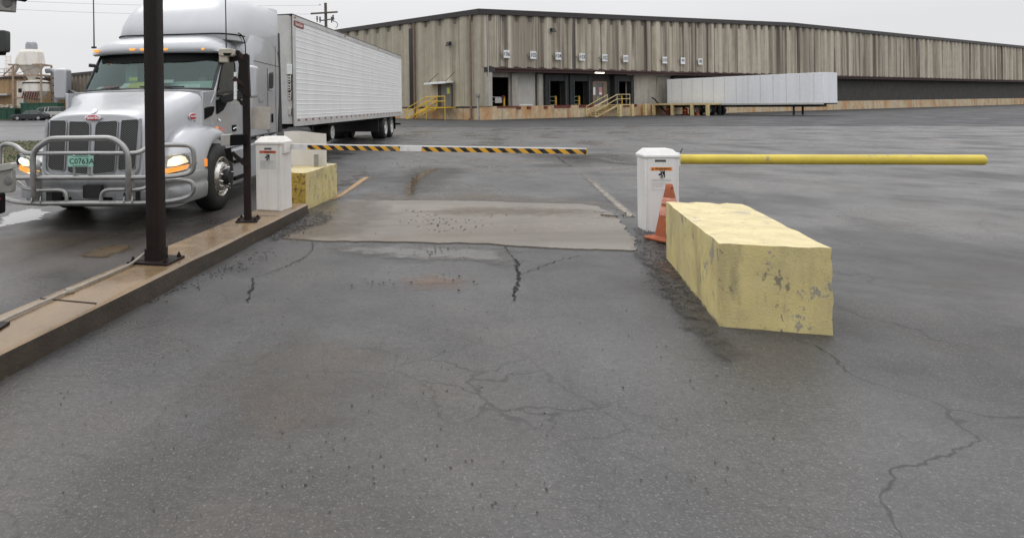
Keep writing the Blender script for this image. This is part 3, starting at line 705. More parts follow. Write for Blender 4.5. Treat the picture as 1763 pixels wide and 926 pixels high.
def person_mark(par, x, z, s, m, flip=1):
    b = MB()
    P = lambda pts: b.prism([(x+px*s*flip, z+pz*s) for px, pz in pts], -.0135, -.0105, 'y')
    P([(.12,.35),(.30,.62),(.42,.62),(.42,-.5),(.28,-.5),(.26,-.05),(.10,.0)])
    P([(-.5,.1),(-.2,.14),(-.2,.34),(-.02,.34),(-.02,-.16),(-.5,-.14)])
    P([(-.30,.55),(.0,.2),(.06,.26),(-.22,.62)]); P([(-.3,-.5),(.04,-.1),(.1,-.18),(-.2,-.6)]); P([(.02,.75),(.08,.75),(.12,.2),(.06,.2)]); P([(.0,-.7),(.07,-.7),(.12,-.15),(.05,-.12)])
    return b.build('hand_trap_symbol', m, par, smooth=0)
def T(x, y, z, s=1): return Matrix.Translation((x,y,z)) @ Matrix.Rotation(R(90),4,'X')

t, W, D, H, f = gate('barrier_gate', 'white barrier cabinet with raised striped arm standing on the concrete island beside the truck', (-1.255,8.39,.16), R(-19), True, M['white'])
t['label'] = 'white barrier cabinet with black and yellow striped arm, standing on the concrete island'
x0, x1 = .06, .33
lb = f(x0,x1-.025,.555,.790,M['labelwhite'],'warning_label')
f(x0,x1-.025,.765,.800,M['redband'],'orange_band',lb,-.0105)
MB().text('WARNING', .034, T(.198,-.0112,.782), .0005, bold=.0006).build('warning_lettering', M['signblack'], lb, smooth=0)
MB().prism([(.074,.772),(.096,.772),(.085,.793)], -.0118, -.0105, 'y').build('warning_triangle', M['signblack'], lb, smooth=0)
person_mark(lb, .18, .712, .07, M['signblack'])
b = MB()
for i, (z_, wd) in enumerate([(.660,.20),(.648,.21),(.634,.17),(.622,.19),(.608,.14),(.594,.2),(.58,.13),(.566,.21)]):
    b.box(.07,.07+wd,-.0115,-.0105,z_,z_+(.0035 if i < 2 else .002))
b.build('small_print', M['greyprint'], lb, smooth=0)
bp_ = f(.132,.238,.812,.838,M['signblack'],'maker_plate')
MB().box(.14,.23,-.0105,-.0095,.818,.822).build('plate_print', M['greyprint'], bp_, smooth=0)
# striped arm: starts on the right side of the cabinet
A0, A1 = Vector((-.86,8.56,1.0)), Vector((2.853,7.5,.965))
La = (A1-A0).length
am = arm_mat(0, [(.315,1.59),(1.87,La+.1)], .023)
ar = MB().loft([[(x_,y_*.024,z_*sc_) for y_, z_ in rrect(-1,1,-.036,.036,.02,3)] for x_, sc_ in ((0,1.04),(La*.5,1.0),(La-.01,.96),(La,.9))]).build('barrier_arm', am, None, smooth=40)
ar.parent = t
mw = Matrix.Translation(A0) @ (A1-A0).to_track_quat('X','Z').to_matrix().to_4x4()
bpy.context.view_layer.update()
ar.matrix_basis = t.matrix_world.inverted() @ mw
MB().box(La-.004,La+.004,-.026,.026,-.034,.034).build('arm_end_cap', M['armyellow'], ar)
b = MB().box(W-.02,W+.03,.05,.25,.76,.92); b.build('arm_hub', M['white'], t, bevel=.006)

t2, W, D, H, f = gate('barrier_gate', 'white barrier cabinet with a plain yellow arm beside the orange cone', (3.515,7.41,0), R(-9), False, M['white2'])
lb = f(.045,.30,.48,.772,M['white2'],'warning_label',t2,-.0078,.001)
f(.055,.295,.735,.774,M['orangeband'],'orange_band',lb,-.0105)
MB().text('WARNING', .034, T(.19,-.0112,.7545), .0005, bold=.0014, spacing=1.08).build('warning_lettering', M['signblack'], lb, smooth=0)
MB().prism([(.066,.743),(.094,.743),(.080,.766)], -.0118, -.0105, 'y').build('warning_triangle', M['signblack'], lb, smooth=0)
person_mark(lb, .18, .69, .075, M['signblack'])
b = MB()
for i, (z_, wd) in enumerate([(.628,.22),(.612,.22),(.592,.16),(.578,.21),(.562,.2),(.546,.12),(.522,.03),(.506,.19)]):
    b.box(.06,.06+wd,-.0105,-.009,z_,z_+(.003 if i < 2 else .0015))
b.build('small_print', M['greyprint'], lb, smooth=0)
bp_ = f(.105,.225,.835,.862,M['signblack'],'maker_plate',t2)
MB().box(.112,.218,-.0105,-.0095,.841,.846).build('plate_print', M['greyprint'], bp_, smooth=0)
ya = MB().tube([(W-.02,.10,.86),(W+3.2,.10,.855)], .058, 16).build('barrier_arm', mat('yellow_arm_paint', (.64,.50,.06), .45, var=.12, scale=4, streak=.5, sscale=(1.2,9,9), scol=(.40,.31,.09), spots=[(11,.62,.66,.7,(.30,.26,.18)), (3,.55,.7,.4,(.50,.42,.15))]), t2)
MB().box(W-.002,W+.03,.03,.17,.78,.94).build('arm_hub', M['white2'], t2, bevel=.006)
MB().tube([(W+.015,.06,.90),(W+.06,.05,.99)], .005, 5).build('wire_stub', M['gap'], t2)

# ------------------------------------------------------------------ yellow concrete blocks
def rough_block(name, label, loc, rz, sx, sy, sz, nx, ny, nz, jit, top, end):
    bm = bmesh.new(); bmesh.ops.create_cube(bm, size=1)
    bmesh.ops.subdivide_edges(bm, edges=bm.edges, cuts=9, use_grid_fill=True)
    for v in bm.verts:
        c = v.co; e = sum(1 for q in c if abs(q) > .499)
        k = jit*(1 if e < 2 else 1.3)
        v.co = Vector(((c.x+.5)*sx, (c.y+.5)*sy, (c.z+.5)*sz)) + Vector((random.gauss(0,k), random.gauss(0,k), random.gauss(0,k) if c.z > -.49 else 0))
        if e >= 2:
            v.co += Vector((-c.x, -c.y, -c.z if c.z > 0 else 0))*random.choice((.002,.003,.004,.012))
    me = bpy.data.meshes.new(name); bm.to_mesh(me); bm.free()
    for m_ in (M['yellowblk'], M[top], M[end]): me.materials.append(m_)
    for p in me.polygons:
        if p.normal.z > .75: p.material_index = 1
        elif p.normal.y < -.75: p.material_index = 2
    o = bpy.data.objects.new(name, me); COL.objects.link(o); o.location = loc; o.rotation_euler.z = rz
    me.polygons.foreach_set('use_smooth', [True]*len(me.polygons)); me.set_sharp_from_angle(angle=R(38))
    return tag(o, label, 'concrete block', 'yellow concrete blocks')
# origin at the near left bottom corner
u = Vector((math.sin(R(17)), math.cos(R(17)))); v = Vector((math.cos(R(17)), -math.sin(R(17))))
p = Vector((-.65,9.28))-v*.62
rough_block('concrete_block', 'low yellow painted concrete block under the white plastic sheet, behind the island cabinet', (p.x,p.y,-.01), R(-17), .62, 1.5, .566, 6, 12, 6, .0018, 'yellowtop', 'yellowrough')
p = Vector((3.09,6.11))-u*1.9
rough_block('concrete_block', 'chipped yellow painted concrete block right of the lane, in front of the orange cone', (p.x,p.y,-.01), R(-17), .66, 1.9, .585, 6, 12, 6, .0018, 'yellowtop', 'yellowblk')

b = MB(); rows = []
for th in (0,.012):
    rows.append([])
sec = []
for i in range(17):
    k = i/16; x = -1.085+.715*k; y = 10.45-.26*k+.12*math.sin(math.pi*k)
    zt = 1.125 - .02*k + .012*math.sin(k*5)
    sec.append([(x,y,.557),(x+.004,y,.8),(x,y,zt),(x,y+.014,zt),(x+.004,y+.014,.8),(x,y+.014,.557)])
b.loft(sec)
o = b.build('plastic_sheet', M['panelwhite'], smooth=40); tag(o, 'curved white plastic sheet standing on the low yellow block behind the striped arm', 'plastic sheet')
MB().box(-.575,-.50,10.17,10.20,.56,.76).build('steel_bracket', M['greybox'], o, bevel=.003)

# ------------------------------------------------------------------ traffic cone
def cone(name, label, loc, h, m1, m2, group=None, detail=True):
    t = thing(name, label, 'traffic cone', loc, 0, group)
    s_ = h/.62
    MB().lathe([(0,h),(.026*s_,h),(.036*s_,h-.012),(.042*s_,h-.05),(.150*s_,.045),(.165*s_,.036),(.165*s_,.02),(0,.02)], 28).build('cone_body', m1, t)
    MB().prism(rrect(-.2*s_,.2*s_,-.2*s_,.2*s_,.07*s_), .0, .03, 'z').build('base', m1, t, bevel=.008)
    if detail:
        r_ = lambda z: (.042+(.150-.042)*(h-.05-z)/(h-.095))
        for a, c in ((.40,.47),(.27,.37)):
            MB().lathe([(r_(a)+.001,a),(r_(a)+.004,a+.004),(r_(c)+.004,c-.004),(r_(c)+.001,c)], 28).build('reflective_band', m2, t)
        MB().box(-.016,.016,-.041,-.03,h-.05,h-.038).build('grip_hole', M['gap'], t)
    return t
t = cone('traffic_cone', 'faded dirty orange traffic cone leaning on nothing', (3.53,6.9,.018), .62, M['cone'], M['coneband'])
t['label'] = 'faded dirty orange traffic cone between the white cabinet and the yellow block'
t.rotation_euler = (R(-1), R(1.5), R(20))

# ------------------------------------------------------------------ the truck tractor (local: x = its own left, y = rearwards, z up)
TA, TO = R(8), Vector((-3.128, 9.63, 0))
XR = Vector((math.cos(TA), -math.sin(TA))); YR = Vector((math.sin(TA), math.cos(TA)))
def onplane(px, py, o, d):
    k, m = ray(px, py); t = (o.y*k-o.x)/(d.x-d.y*k); return t, HC+m*(o.y+d.y*t)
def tf(px, py, y):
    t, z = onplane(px, py, TO.xy+YR*y, XR); return Vector((t, y, z))
def ts(px, py, x):
    t, z = onplane(px, py, TO.xy+XR*x, YR); return Vector((x, t, z))
tr = thing('truck', 'silver semi truck tractor with steel bull bar, lit headlights and sleeper cab', 'truck', TO, -TA)
XC = -.05
def sx(pts, c=XC): return [(c+x, y, z) for x, y, z in pts]

# hood: lofted sections
def hood_ring(W_, T_, y, lean, zb=.64, q=1):
    half = [(W_+.01, zb), (W_+.01, .95), (W_, T_-.36*q), (W_*.985, T_-.22*q), (W_*.94, T_-.12*q), (W_*.84, T_-.055*q), (W_*.64, T_-.018*q), (W_*.34, T_-.004*q), (0, T_)]
    full = half + [(-x, z) for x, z in reversed(half[:-1])]
    return [(XC+x, y-lean*(T_-z)/(T_-zb), z) for x, z in full]
rings = [hood_ring(.70,1.475,-1.38,.08,.66), hood_ring(.735,1.50,-1.34,.08), hood_ring(.76,1.545,-1.15,.05), hood_ring(.82,1.645,-.75,.02,q=.95), hood_ring(.93,1.735,-.42,0,q=.75), hood_ring(1.05,1.80,-.23,0,q=.42)]
hood = MB().loft(rings, True, True).build('hood', M['silver'], tr, smooth=40, bevel=.012)
# centre crease and shoulder line
MB().grid([[(XC-1.03,-.215,1.79),(XC-.6,-.21,1.80),(XC,-.21,1.805),(XC+.6,-.21,1.80),(XC+1.04,-.215,1.79)],
           [(XC-1.08,.30,1.815),(XC-.62,.12,1.835),(XC,.03,1.845),(XC+.62,.12,1.835),(XC+1.05,.30,1.815)]]).build('cowl', M['silver_lo'], tr, smooth=60)
# grille shell and mesh panels on the nose plane
def nose_y(z): return -1.46+.08*(z-.66)/.82
def nose(px, py, d=.0):
    p = tf(px, py, -1.42); p.y = nose_y(p.z)-d; return p
gs = [nose(x, y, .02) for x, y in [(80,206),(80,288),(84,297),(96,301),(130,303),(160,304),(192,303),(226,301),(238,296),(241,286),(241,204)]]
shell = MB().tube(smoothpath(gs, it=2), .022, 10).build('grille_shell', M['silver_lo'], tr)
for k, pts in enumerate([[(85,207),(111,207),(113.5,211),(114.5,290),(112,294),(92,292),(87,288),(85.5,284)], [(120,208.5),(147,209),(153,213),(154.5,220),(155,296),(152,299.5),(124,297),(120,293),(118,213)],
                         [(170,209),(199,207.5),(202,210),(201,292),(198,296),(166,299.5),(163,296),(163.5,219),(165,213)], [(210,206.5),(235,205),(238.5,208),(236.5,284),(233,290),(210,293),(206,290),(207.5,210)]]):
    q = [nose(x, y, .012) for x, y in pts]
    gp_ = MB().loft([[(p.x,p.y+.03,p.z) for p in q], [tuple(p) for p in q]]).build('grille_mesh', M['grille'], shell, smooth=0)
    MB().tube([(p.x,p.y-.004,p.z) for p in q], .007, 6, True).build('grille_surround', M['silver_lo'], gp_)
# oval badge with script
def oval_badge(c, nrm, rx, rz, par, txt, ts_):
    mw = Matrix.Translation(c) @ (nrm.to_track_quat('Z','Y')).to_matrix().to_4x4()
    n = 28; e = lambda a, z: [mw @ Vector((rx*a*math.cos(2*math.pi*i/n), rz*a*math.sin(2*math.pi*i/n), z)) for i in range(n)]
    rim = MB().loft([e(1.0,-.02), e(1.0,.012), e(.88,.016)]).build('badge', M['chrome'], par)
    MB().loft([e(.9,.0), e(.9,.018), e(.8,.020)]).build('badge_field', M['red'], rim)
    if txt: MB().text(txt, ts_, mw @ Matrix.Translation((0,0,.021)), .001, shear=.3, bold=.001).build('badge_script', M['chrome'], rim, smooth=0)
    return rim
c = nose(159.5,202.5,.02); 
oval_badge(c, Vector((0,-1,.12)), .118, .040, hood, 'Peterbilt', .062)
# winged ornament
wg = MB()
c = tf(166,193,-1.28)
for s_ in (-1,1):
    wg.loft([[(c.x,c.y-.05,c.z-.012),(c.x,c.y+.05,c.z-.012),(c.x,c.y+.03,c.z+.028),(c.x,c.y-.03,c.z+.022)],
             [(c.x+s_*.07,c.y-.02,c.z+.0),(c.x+s_*.07,c.y+.06,c.z+.0),(c.x+s_*.07,c.y+.05,c.z+.026),(c.x+s_*.07,c.y-.01,c.z+.022)],
             [(c.x+s_*.125,c.y+.05,c.z+.012),(c.x+s_*.125,c.y+.08,c.z+.012),(c.x+s_*.125,c.y+.07,c.z+.02),(c.x+s_*.125,c.y+.05,c.z+.02)]])
wg.tube([(c.x,c.y-.09,c.z-.012),(c.x,c.y-.03,c.z+.022),(c.x,c.y+.06,c.z+.01)], [.012,.026,.012], 8)
wg.xf(Matrix.Translation(c) @ Matrix.Diagonal((1.55,1.2,.95,1)) @ Matrix.Translation(-c)).build('hood_ornament', M['chrome'], hood)
# side air vents and side badges
for s_ in (1,-1):
    X = lambda y: XC+s_*(.985+.36*(y+.3))
    def onhood(x, y):
        q = ts(x, y, XC+.95)
        for _ in range(12): q = ts(x, y, XC+.985+.36*(q.y+.3)+.012)
        return q
    pts = [(q.y, q.z) for q in [onhood(x, y) for x, y in [(337.5,190),(345,186),(356,183),(355.5,191),(354,198),(346,205.5),(340,207.5),(332.5,208.8),(338.5,202),(339.5,196)]]]
    v_ = MB().loft([[(X(y)-s_*.05,y,z) for y, z in pts], [(X(y)+s_*.014,y,z) for y, z in pts]]).build('side_vent', M['gap'], hood, smooth=0)
    bq = onhood(331,200)
    oval_badge(Vector((X(bq.y)+s_*.006,bq.y,bq.z)), Vector((s_,-.42,.05)), .075, .05, hood, 'Peterbilt' if s_ > 0 else '', .034)

# fenders: arch lofted round the wheel
def fender(s_):
    rows = []
    A = [-12,0,12,25,38,52,66,80,94,106,114]
    for a in A:
        f = max(0, math.cos(R(a)))
        cr = .80+ .46*f**1.5
        lipx = 1.215
        prof = [(.60, lipx-.07), (.60, lipx), (.635, lipx+.012), (.70+.05*f, lipx-.005), (.76+.22*f, lipx-.05), (cr-.05, 1.10-.03*f), (cr, .97-.02*f), (cr+.005, .84), (cr-.05, .74), (cr-.18, .64)]
        rows.append([(XC+s_*x, -math.cos(R(a))*r_, .48+math.sin(R(a))*r_) for r_, x in prof])
    o = MB().grid(rows).build('fender', M['silver'], tr, smooth=70, sub=1)
    return o
fen = {s_: fender(s_) for s_ in (1,-1)}
# headlights
for s_ in (1,-1):
    # lens outline (x,z), mirrored for the far side
    out = [(.66,.735),(.70,.70),(.95,.685),(1.17,.74),(1.20,.80),(1.185,.90),(1.13,.945),(1.0,.935),(.85,.885),(.72,.815)]
    out = [(.66+(x-.66)*1.12, z) for x, z in out]
    fy = lambda x: -1.36+.62*max(0, x-.80)**1.7
    ring = lambda d: [(XC+s_*x, fy(x)-d, z) for x, z in out]
    hl = MB().loft([ring(-.22), ring(.012)]).build('headlight', M['reflector'], fen[s_], smooth=0)
    cx_ = lambda x, d=.0: (XC+s_*x, fy(x)-d)
    def disc(x, z, r_, m_, d, nm, ex=1.0):
        n = 20; c_ = Vector((*cx_(x), z)); ring_ = lambda a, dd: [(c_.x+a*ex*math.cos(2*math.pi*i/n), fy(x+s_*0)-dd+.25*(a*ex*math.cos(2*math.pi*i/n))*s_*(1 if x > .9 else 0), z+a*math.sin(2*math.pi*i/n)) for i in range(n)]
        return MB().loft([ring_(r_, d-.02), ring_(r_, d+.006), ring_(r_*.7, d+.012)]).build(nm, m_, hl)
    disc(.86,.805,.075,M['reflector'],.016,'projector')
    bl_ = [(.99,.78),(1.0,.86),(1.06,.905),(1.15,.92),(1.20,.90),(1.235,.83),(1.10,.785)]
    MB().loft([[(XC+s_*x, fy(x)-.008, z) for x, z in bl_], [(XC+s_*x, fy(x)-.018, z) for x, z in bl_]]).build('bulb_reflector', mat('headlamp_glow', (.9,.8,.6), .3, emit=(1,.84,.62), estr=1.0, var=.1), hl, smooth=0)
    disc(1.11,.855,.040,M['head'],.026,'bulb', 1.3)
    am_ = [(.90,.715),(1.05,.700),(1.22,.745),(1.245,.80),(1.08,.765),(.96,.75)]
    MB().loft([[(XC+s_*x, fy(x)-.010, z) for x, z in am_], [(XC+s_*x, fy(x)-.022, z) for x, z in am_]]).build('indicator', M['amber'], hl, smooth=0)
    MB().loft([ring(.03), ring(.034)]).build('lens', M['lens'], hl, smooth=0)
    # amber marker behind the arch lip
    c_ = Vector((XC+s_*1.235,-.56,.76))
    MB().loft([[(c_.x-s_*.03,c_.y-.05+dy*.1,c_.z+dz) for dy, dz in rrect(-.2,.2,-.055,.055,.02,3)], [(c_.x+s_*.004,c_.y+dy*.1,c_.z+dz) for dy, dz in rrect(-.2,.2,-.055,.055,.02,3)]]).build('side_marker', M['amberdim'], fen[s_])

# bumper: wrapped profile
plan = [(-1.235,-.52),(-1.225,-.85),(-1.18,-1.12),(-1.06,-1.34),(-.85,-1.50),(-.5,-1.58),(0,-1.61),(.5,-1.58),(.85,-1.50),(1.06,-1.34),(1.18,-1.12),(1.225,-.85),(1.235,-.52)]
plan = [tuple(p)[:2] for p in smoothpath([(x,y,0) for x, y in plan], it=1)]
rows = []
for ins, z in [(.10,.685),(.02,.672),(0,.63),(.012,.56),(.03,.535),(.03,.50),(.0,.48),(.0,.40),(.03,.31),(.08,.275),(.2,.27)]:
    rows.append([(XC+x*(1-ins*.35), y+ins*(1 if abs(x) < 1.1 else .3), z) for x, y in plan])
bump = MB().grid(rows).build('bumper', M['silver_lo'], tr, smooth=50)
def bpl(x0, x1, z0, z1, m_, nm, d=.006, r_=.015, y=None, par=bump):
    yy = y if y is not None else -1.61+.12*(abs((x0+x1)/2)/.85)**2.2
    o_ = rrect(x0,x1,z0,z1,r_,3)
    return MB().prism([(XC+a, b_) for a, b_ in o_], yy-d, yy+.06, 'y').build(nm, m_, par, smooth=30)
p0, p1 = tf(143,318,-1.66), tf(174,341,-1.66)
MB().prism(rrect(p0.x,p1.x,p1.z,p0.z,.02,3), -1.67, -1.60, 'y').build('blank_plate', M['black'], bump, smooth=30)
for s_ in (-1,1):
    bpl(*sorted((s_*.38,s_*.60)),.36,.465,M['silver_lo'],'tow_recess',.003)
    bpl(*sorted((s_*.41,s_*.56)),.375,.45,M['silver_lo'],'tow_cover',.012)
    bpl(*sorted((s_*.20,s_*.36)),.375,.41,M['gap'],'air_slot',.004)
    q = bpl(*sorted((s_*.80,s_*1.03)),.365,.50,M['silver_lo'],'fog_lamp_recess',-.015, y=-1.44)
    MB().lathe([(0,.02),(.045,.02),(.055,.0),(0,0)], 16, Matrix.Translation((XC+s_*.86,-1.445,.43)) @ Matrix.Rotation(R(90),4,'X')).build('fog_lamp', M['reflector'], q)
    bpl(*sorted((s_*.72,s_*1.08)),.60,.63,M['gap'],'bumper_gap',-.02, r_=.012, y=-1.43)
for x in (.93,1.06):
    q = MB().box(XC+x-.04,XC+x+.04,-1.47,-1.40,.625,.65).build('bumper_lamp', M['amberdim'] if x > 1 else M['paper'], bump)

# bull bar
bb = MB()
G = lambda pts, d=1.86: smoothpath([tf(x, y, -d-.0) for x, y in pts], it=2)
r0 = .031
def Gd(pts):   # (px,py,depth)
    return smoothpath([tf(x, y, -d) for x, y, d in pts], it=2)
bullbar = MB().tube(Gd([(59,352,1.80),(57,300,1.86),(56,272,1.86),(60,258,1.86),(72,248,1.86),(83,240.5,1.86),(92,238,1.86),(130,238,1.86),(180,237,1.86),(192,238,1.86),(203,243,1.86),(213,252,1.86),(220,264,1.86),(221,280,1.86),(221,300,1.86),(221,352,1.80)]), .037, 10).build('bull_bar', M['steel'], tr)
def rail(pts, r_=r0): return MB().tube(Gd(pts), r_, 10).build('rail', M['steel'], bullbar)
rail([(60,264,1.84),(100,263.5,1.84),(160,263.5,1.84),(217,263.5,1.84)], .027)
rail([(2,352,1.45),(1.5,310,1.5),(1.5,265,1.5),(2,252,1.5),(8,247.5,1.5),(18,248,1.54),(28,251,1.6),(38,260,1.68),(46,264,1.78),(58,264,1.84)])
rail([(219,264,1.84),(232,263.5,1.80),(242,261,1.74),(252,254,1.66),(262,250,1.6),(290,249,1.56),(318,249,1.5),(328,251,1.5),(333,258,1.5),(334,272,1.5),(334,286,1.5),(331,294,1.5),(322,299,1.52),(300,303,1.62),(270,304.5,1.72),(222,305,1.84)])
rail([(30,306,1.74),(60,305.5,1.84),(140,305,1.84),(221,305,1.84)])
rail([(30,306,1.74),(14,304,1.6),(4,300,1.5)])
rail([(4,338,1.5),(14,344,1.6),(34,348,1.72),(60,349.5,1.84),(140,349,1.84),(222,349,1.84),(270,348,1.74),(305,344,1.62),(324,338,1.52),(332,330,1.5),(334,322,1.5),(331,314,1.5),(323,310,1.52),(305,310,1.56),(280,312,1.62)], .030)
rail([(60,326,1.8),(44,324.5,1.76),(36,318,1.70),(30,313,1.64)], .024)
rail([(64,327,1.84),(90,326.5,1.84),(104,326.5,1.84),(112,329,1.84),(115,336,1.84),(115,349,1.84)], .025)
rail([(174,349,1.84),(174,336,1.84),(178,329,1.84),(186,326,1.84),(200,325.5,1.84),(216,325.5,1.84)], .025)
rail([(228,326,1.8),(246,325,1.76),(254,320,1.70),(270,314,1.64)], .024)
for x in (128,154):
    rail([(x,263,1.84),(x,268,1.85)], .018); rail([(x,285,1.84),(x,305,1.84)], .018)
for a, b in ((59,221),):
    for x in (59,221):
        q = [tf(x-5.5,300,-1.83), tf(x+5.5,300,-1.83), tf(x+6,345,-1.80), tf(x-4,345,-1.80)]
        MB().loft([[(p.x,p.y+.10,p.z) for p in q], [(p.x,p.y-.012,p.z) for p in q]]).build('upright_plate', M['greybox'], bullbar, bevel=.006)
for x in (55,70,214,228):
    MB().tube(Gd([(x,338,1.83),(x-1,345,1.865),(x-1,351,1.86)]), .008, 6).build('u_bolt', M['steel'], bullbar)
for x in (-.42,.62):
    MB().box(x-.04,x+.04,-1.82,-1.4,.36,.50).build('mount_bracket', M['under'], bullbar)
# registration plate
p0, p1 = tf(116.5,267.5,-1.89), tf(160.5,286.5,-1.89)
pl = MB().prism(rrect(p0.x,p1.x,p1.z,p0.z,.012,3), -1.892, -1.884, 'y').build('registration_plate', M['mint'], bullbar, smooth=0)
MB().text('C0763A', .098, T((p0.x+p1.x)/2+.016,-1.893,(p0.z+p1.z)/2-.004), .0006, bold=.002).build('plate_lettering', M['plategreen'], pl, smooth=0)
MB().box(p0.x+.07,p1.x-.05,-1.8935,-1.8925,p0.z-.016,p0.z-.010).box(p0.x+.07,p1.x-.06,-1.8935,-1.8925,p1.z+.008,p1.z+.014).build('plate_small_print', M['plategreen'], pl, smooth=0)

# wheels
def wheel(name, par, x, y, s_, rz=0, front=True, r=.50, w_=.29, m_=None):
    mm = Matrix.Translation((x,y,r)) @ Matrix.Rotation(rz,4,'Z') @ Matrix.Rotation(R(90)*s_,4,'Y')
    q = mm
    # profile heights along axis: 0 = outer face, negative = inward
    o = MB().lathe([(.285,-.02),(.31,.0),(.37,.012),(.43,.006),(.465,-.012),(.488,-.035),(r,-.06),(r,-w_+.04),(.475,-w_+.01),(.36,-w_),(.285,-w_+.02)], 40, q)
    for gz in (-.09,-.145,-.2):
        pass
    tyre = o.build(name, M['tyre'], par, smooth=40)
    rm = m_ or M['alu']
    if front: prof = [(.292,-.03),(.300,.004),(.285,.008),(.268,-.03),(.245,-.035),(.225,.0),(.205,.035),(.15,.045),(.12,.05),(.115,.085),(.07,.10),(.0,.10)]
    else: prof = [(.292,-.03),(.300,.004),(.285,.006),(.262,-.03),(.255,-.12),(.19,-.145),(.13,-.14),(.125,-.03),(.08,.0),(.0,.0)]
    rim = MB().lathe(prof, 40, q).build('rim', rm, tyre, smooth=40)
    hb = MB()
    for k in range(10):
        a = 2*math.pi*k/10+.15; c_, t_ = math.cos(a), math.sin(a)
        if front:
            rr = .243
            MB().lathe([(0,.004),(.026,.003),(.030,-.01),(0,-.012)], 10, q @ Matrix.Translation((c_*rr,t_*rr,-.022)) @ Matrix.Rotation(a,4,'Z') @ Matrix.Rotation(R(42),4,'Y') @ Matrix.Scale(.62,4,(1,0,0))).build('hand_hole', M['gap'], tyre)
    if front:
        lg = MB()
        for k in range(10):
            a = 2*math.pi*k/10; lg.lathe([(.017,.03),(.016,.07),(.010,.13 if k % 3 == 0 else .085),(0,.13 if k % 3 == 0 else .085)], 8, q @ Matrix.Translation((math.cos(a)*.165,math.sin(a)*.165,0)))
        lg.build('nut_cover', M['chrome'], tyre)
        MB().lathe([(.122,.05),(.118,.088),(.1,.1),(.085,.125),(0,.128)], 20, q).build('hub_cap', M['under'], tyre)
    return tyre
wheel('wheel', tr, 1.22, -.02, 1, -R(4), True)
wheel('wheel', tr, XC*2-1.22, -.02, -1, -R(4), True)

# cab
XC = -.10
def xin(z): return 1.10 if z < 1.8 else 1.10-.03*(z-1.8)/.7
side_poly = [(-.215,.86),(-.215,1.785),(.30,1.815),(.55,2.13),(.80,2.46),(1.74,2.52),(1.74,.86)]
for s_ in (1,-1):
    cabo = MB().loft([[(XC+s_*xin(z),y,z) for y, z in side_poly], [(XC+s_*(xin(z)-.05),y,z) for y, z in side_poly]]).build('cab_side', M['silver'], tr, smooth=30, bevel=.012)
MB().box(XC-1.06,XC+1.06,-.21,-.17,.9,1.79).build('firewall', M['silver_lo'], tr)
# roof over the windscreen: from visor lip up to the trim line
rows = []
for yc, ye, zt, zl, w_ in [(.50,.80,2.440,2.430,1.06),(.42,.70,2.425,2.42,1.13),(.39,.66,2.46,2.44,1.15),(.40,.68,2.54,2.48,1.16),(.50,.76,2.635,2.50,1.16),(.75,.95,2.715,2.49,1.15),(1.05,1.15,2.77,2.48,1.13),(1.25,1.25,2.80,2.48,1.11),(1.76,1.76,2.84,2.48,1.10)]:
    row = []
    for i in range(25):
        u_ = -1+2*i/24; a = abs(u_)
        row.append((XC+w_*u_, yc+(ye-yc)*a**2.2, zl+(zt-zl)*(1-a**8)))
    rows.append(row)
MB().grid(rows).build('cab_roof', M['silver'], tr, smooth=60)
for px, py in [(166,87.2),(228,85),(246.5,84.8),(283,84.5),(347,84.3)]:
    p = tf(px, py, .45); a = abs((p.x-XC)/1.1); p.y = .395+.27*min(a,1)**2.2-.004
    p = tf(px, py, p.y)
    MB().loft([[(p.x+x*1.0,p.y+.05,p.z+z) for x, z in [(-.055,.018),(-.06,.004),(-.04,-.022),(.04,-.022),(.06,.004),(.055,.018)]], [(p.x+x,p.y-.02,p.z+z) for x, z in [(-.048,.014),(-.052,.004),(-.036,-.018),(.036,-.018),(.052,.004),(.048,.014)]]]).build('roof_lamp', M['amber'], cabo, bevel=.004)
# windscreen
def ws(u_, v_, d=0):
    b0 = (1.075*u_, .28-.24*(1-u_*u_), 1.825+.012*(1-u_*u_)); t0 = (1.065*u_, .80-.30*(1-u_*u_), 2.445+.02*(1-u_*u_))
    return Vector((XC+b0[0]+(t0[0]-b0[0])*v_, b0[1]+(t0[1]-b0[1])*v_+d, b0[2]+(t0[2]-b0[2])*v_))
US = [-1+2*i/20 for i in range(21)]; VS = [i/8 for i in range(9)]
MB().grid([[ws(u_, v_) for u_ in US] for v_ in VS]).build('windscreen', M['wind'], tr, smooth=60)
per = [ws(u_,0) for u_ in US]+[ws(1,v_) for v_ in VS[1:-1]]+[ws(u_,1) for u_ in reversed(US)]+[ws(-1,v_) for v_ in reversed(VS[1:-1])]
MB().tube(per, .026, 8, True).build('windscreen_seal', M['black'], tr)
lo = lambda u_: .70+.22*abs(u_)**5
MB().grid([[ws(u_*.985, lo(u_)+(1-lo(u_))*k/3*.99, -.012) for u_ in US] for k in range(4)]).build('tint_and_shade_band', M['gap'], tr, smooth=60)  # glass tint plus the visor's shade and dark reflection, painted as black
for a, b, c_ in [((165,153.3),(200,149.5),(208,153.8)), ((238,148.8),(311,148.4),(300,153.5))]:
    pa, pb, pc = [tf(x, y, .0) for x, y in (a, b, c_)]
    def onws(p, d):
        u_ = max(-1, min(1, (p.x-XC)/1.03)); v_ = (p.z-1.83)/.62; q = ws(u_, max(0,v_), -d); return Vector((p.x,q.y,p.z))
    wp = MB().tube([onws(pa.lerp(pb, i/6), .03) for i in range(7)], .011, 6).build('wiper', M['black'], tr)
    MB().tube([onws(pc, .03), onws(pa.lerp(pb, .62), .045)], .011, 6).build('wiper_arm', M['black'], wp)
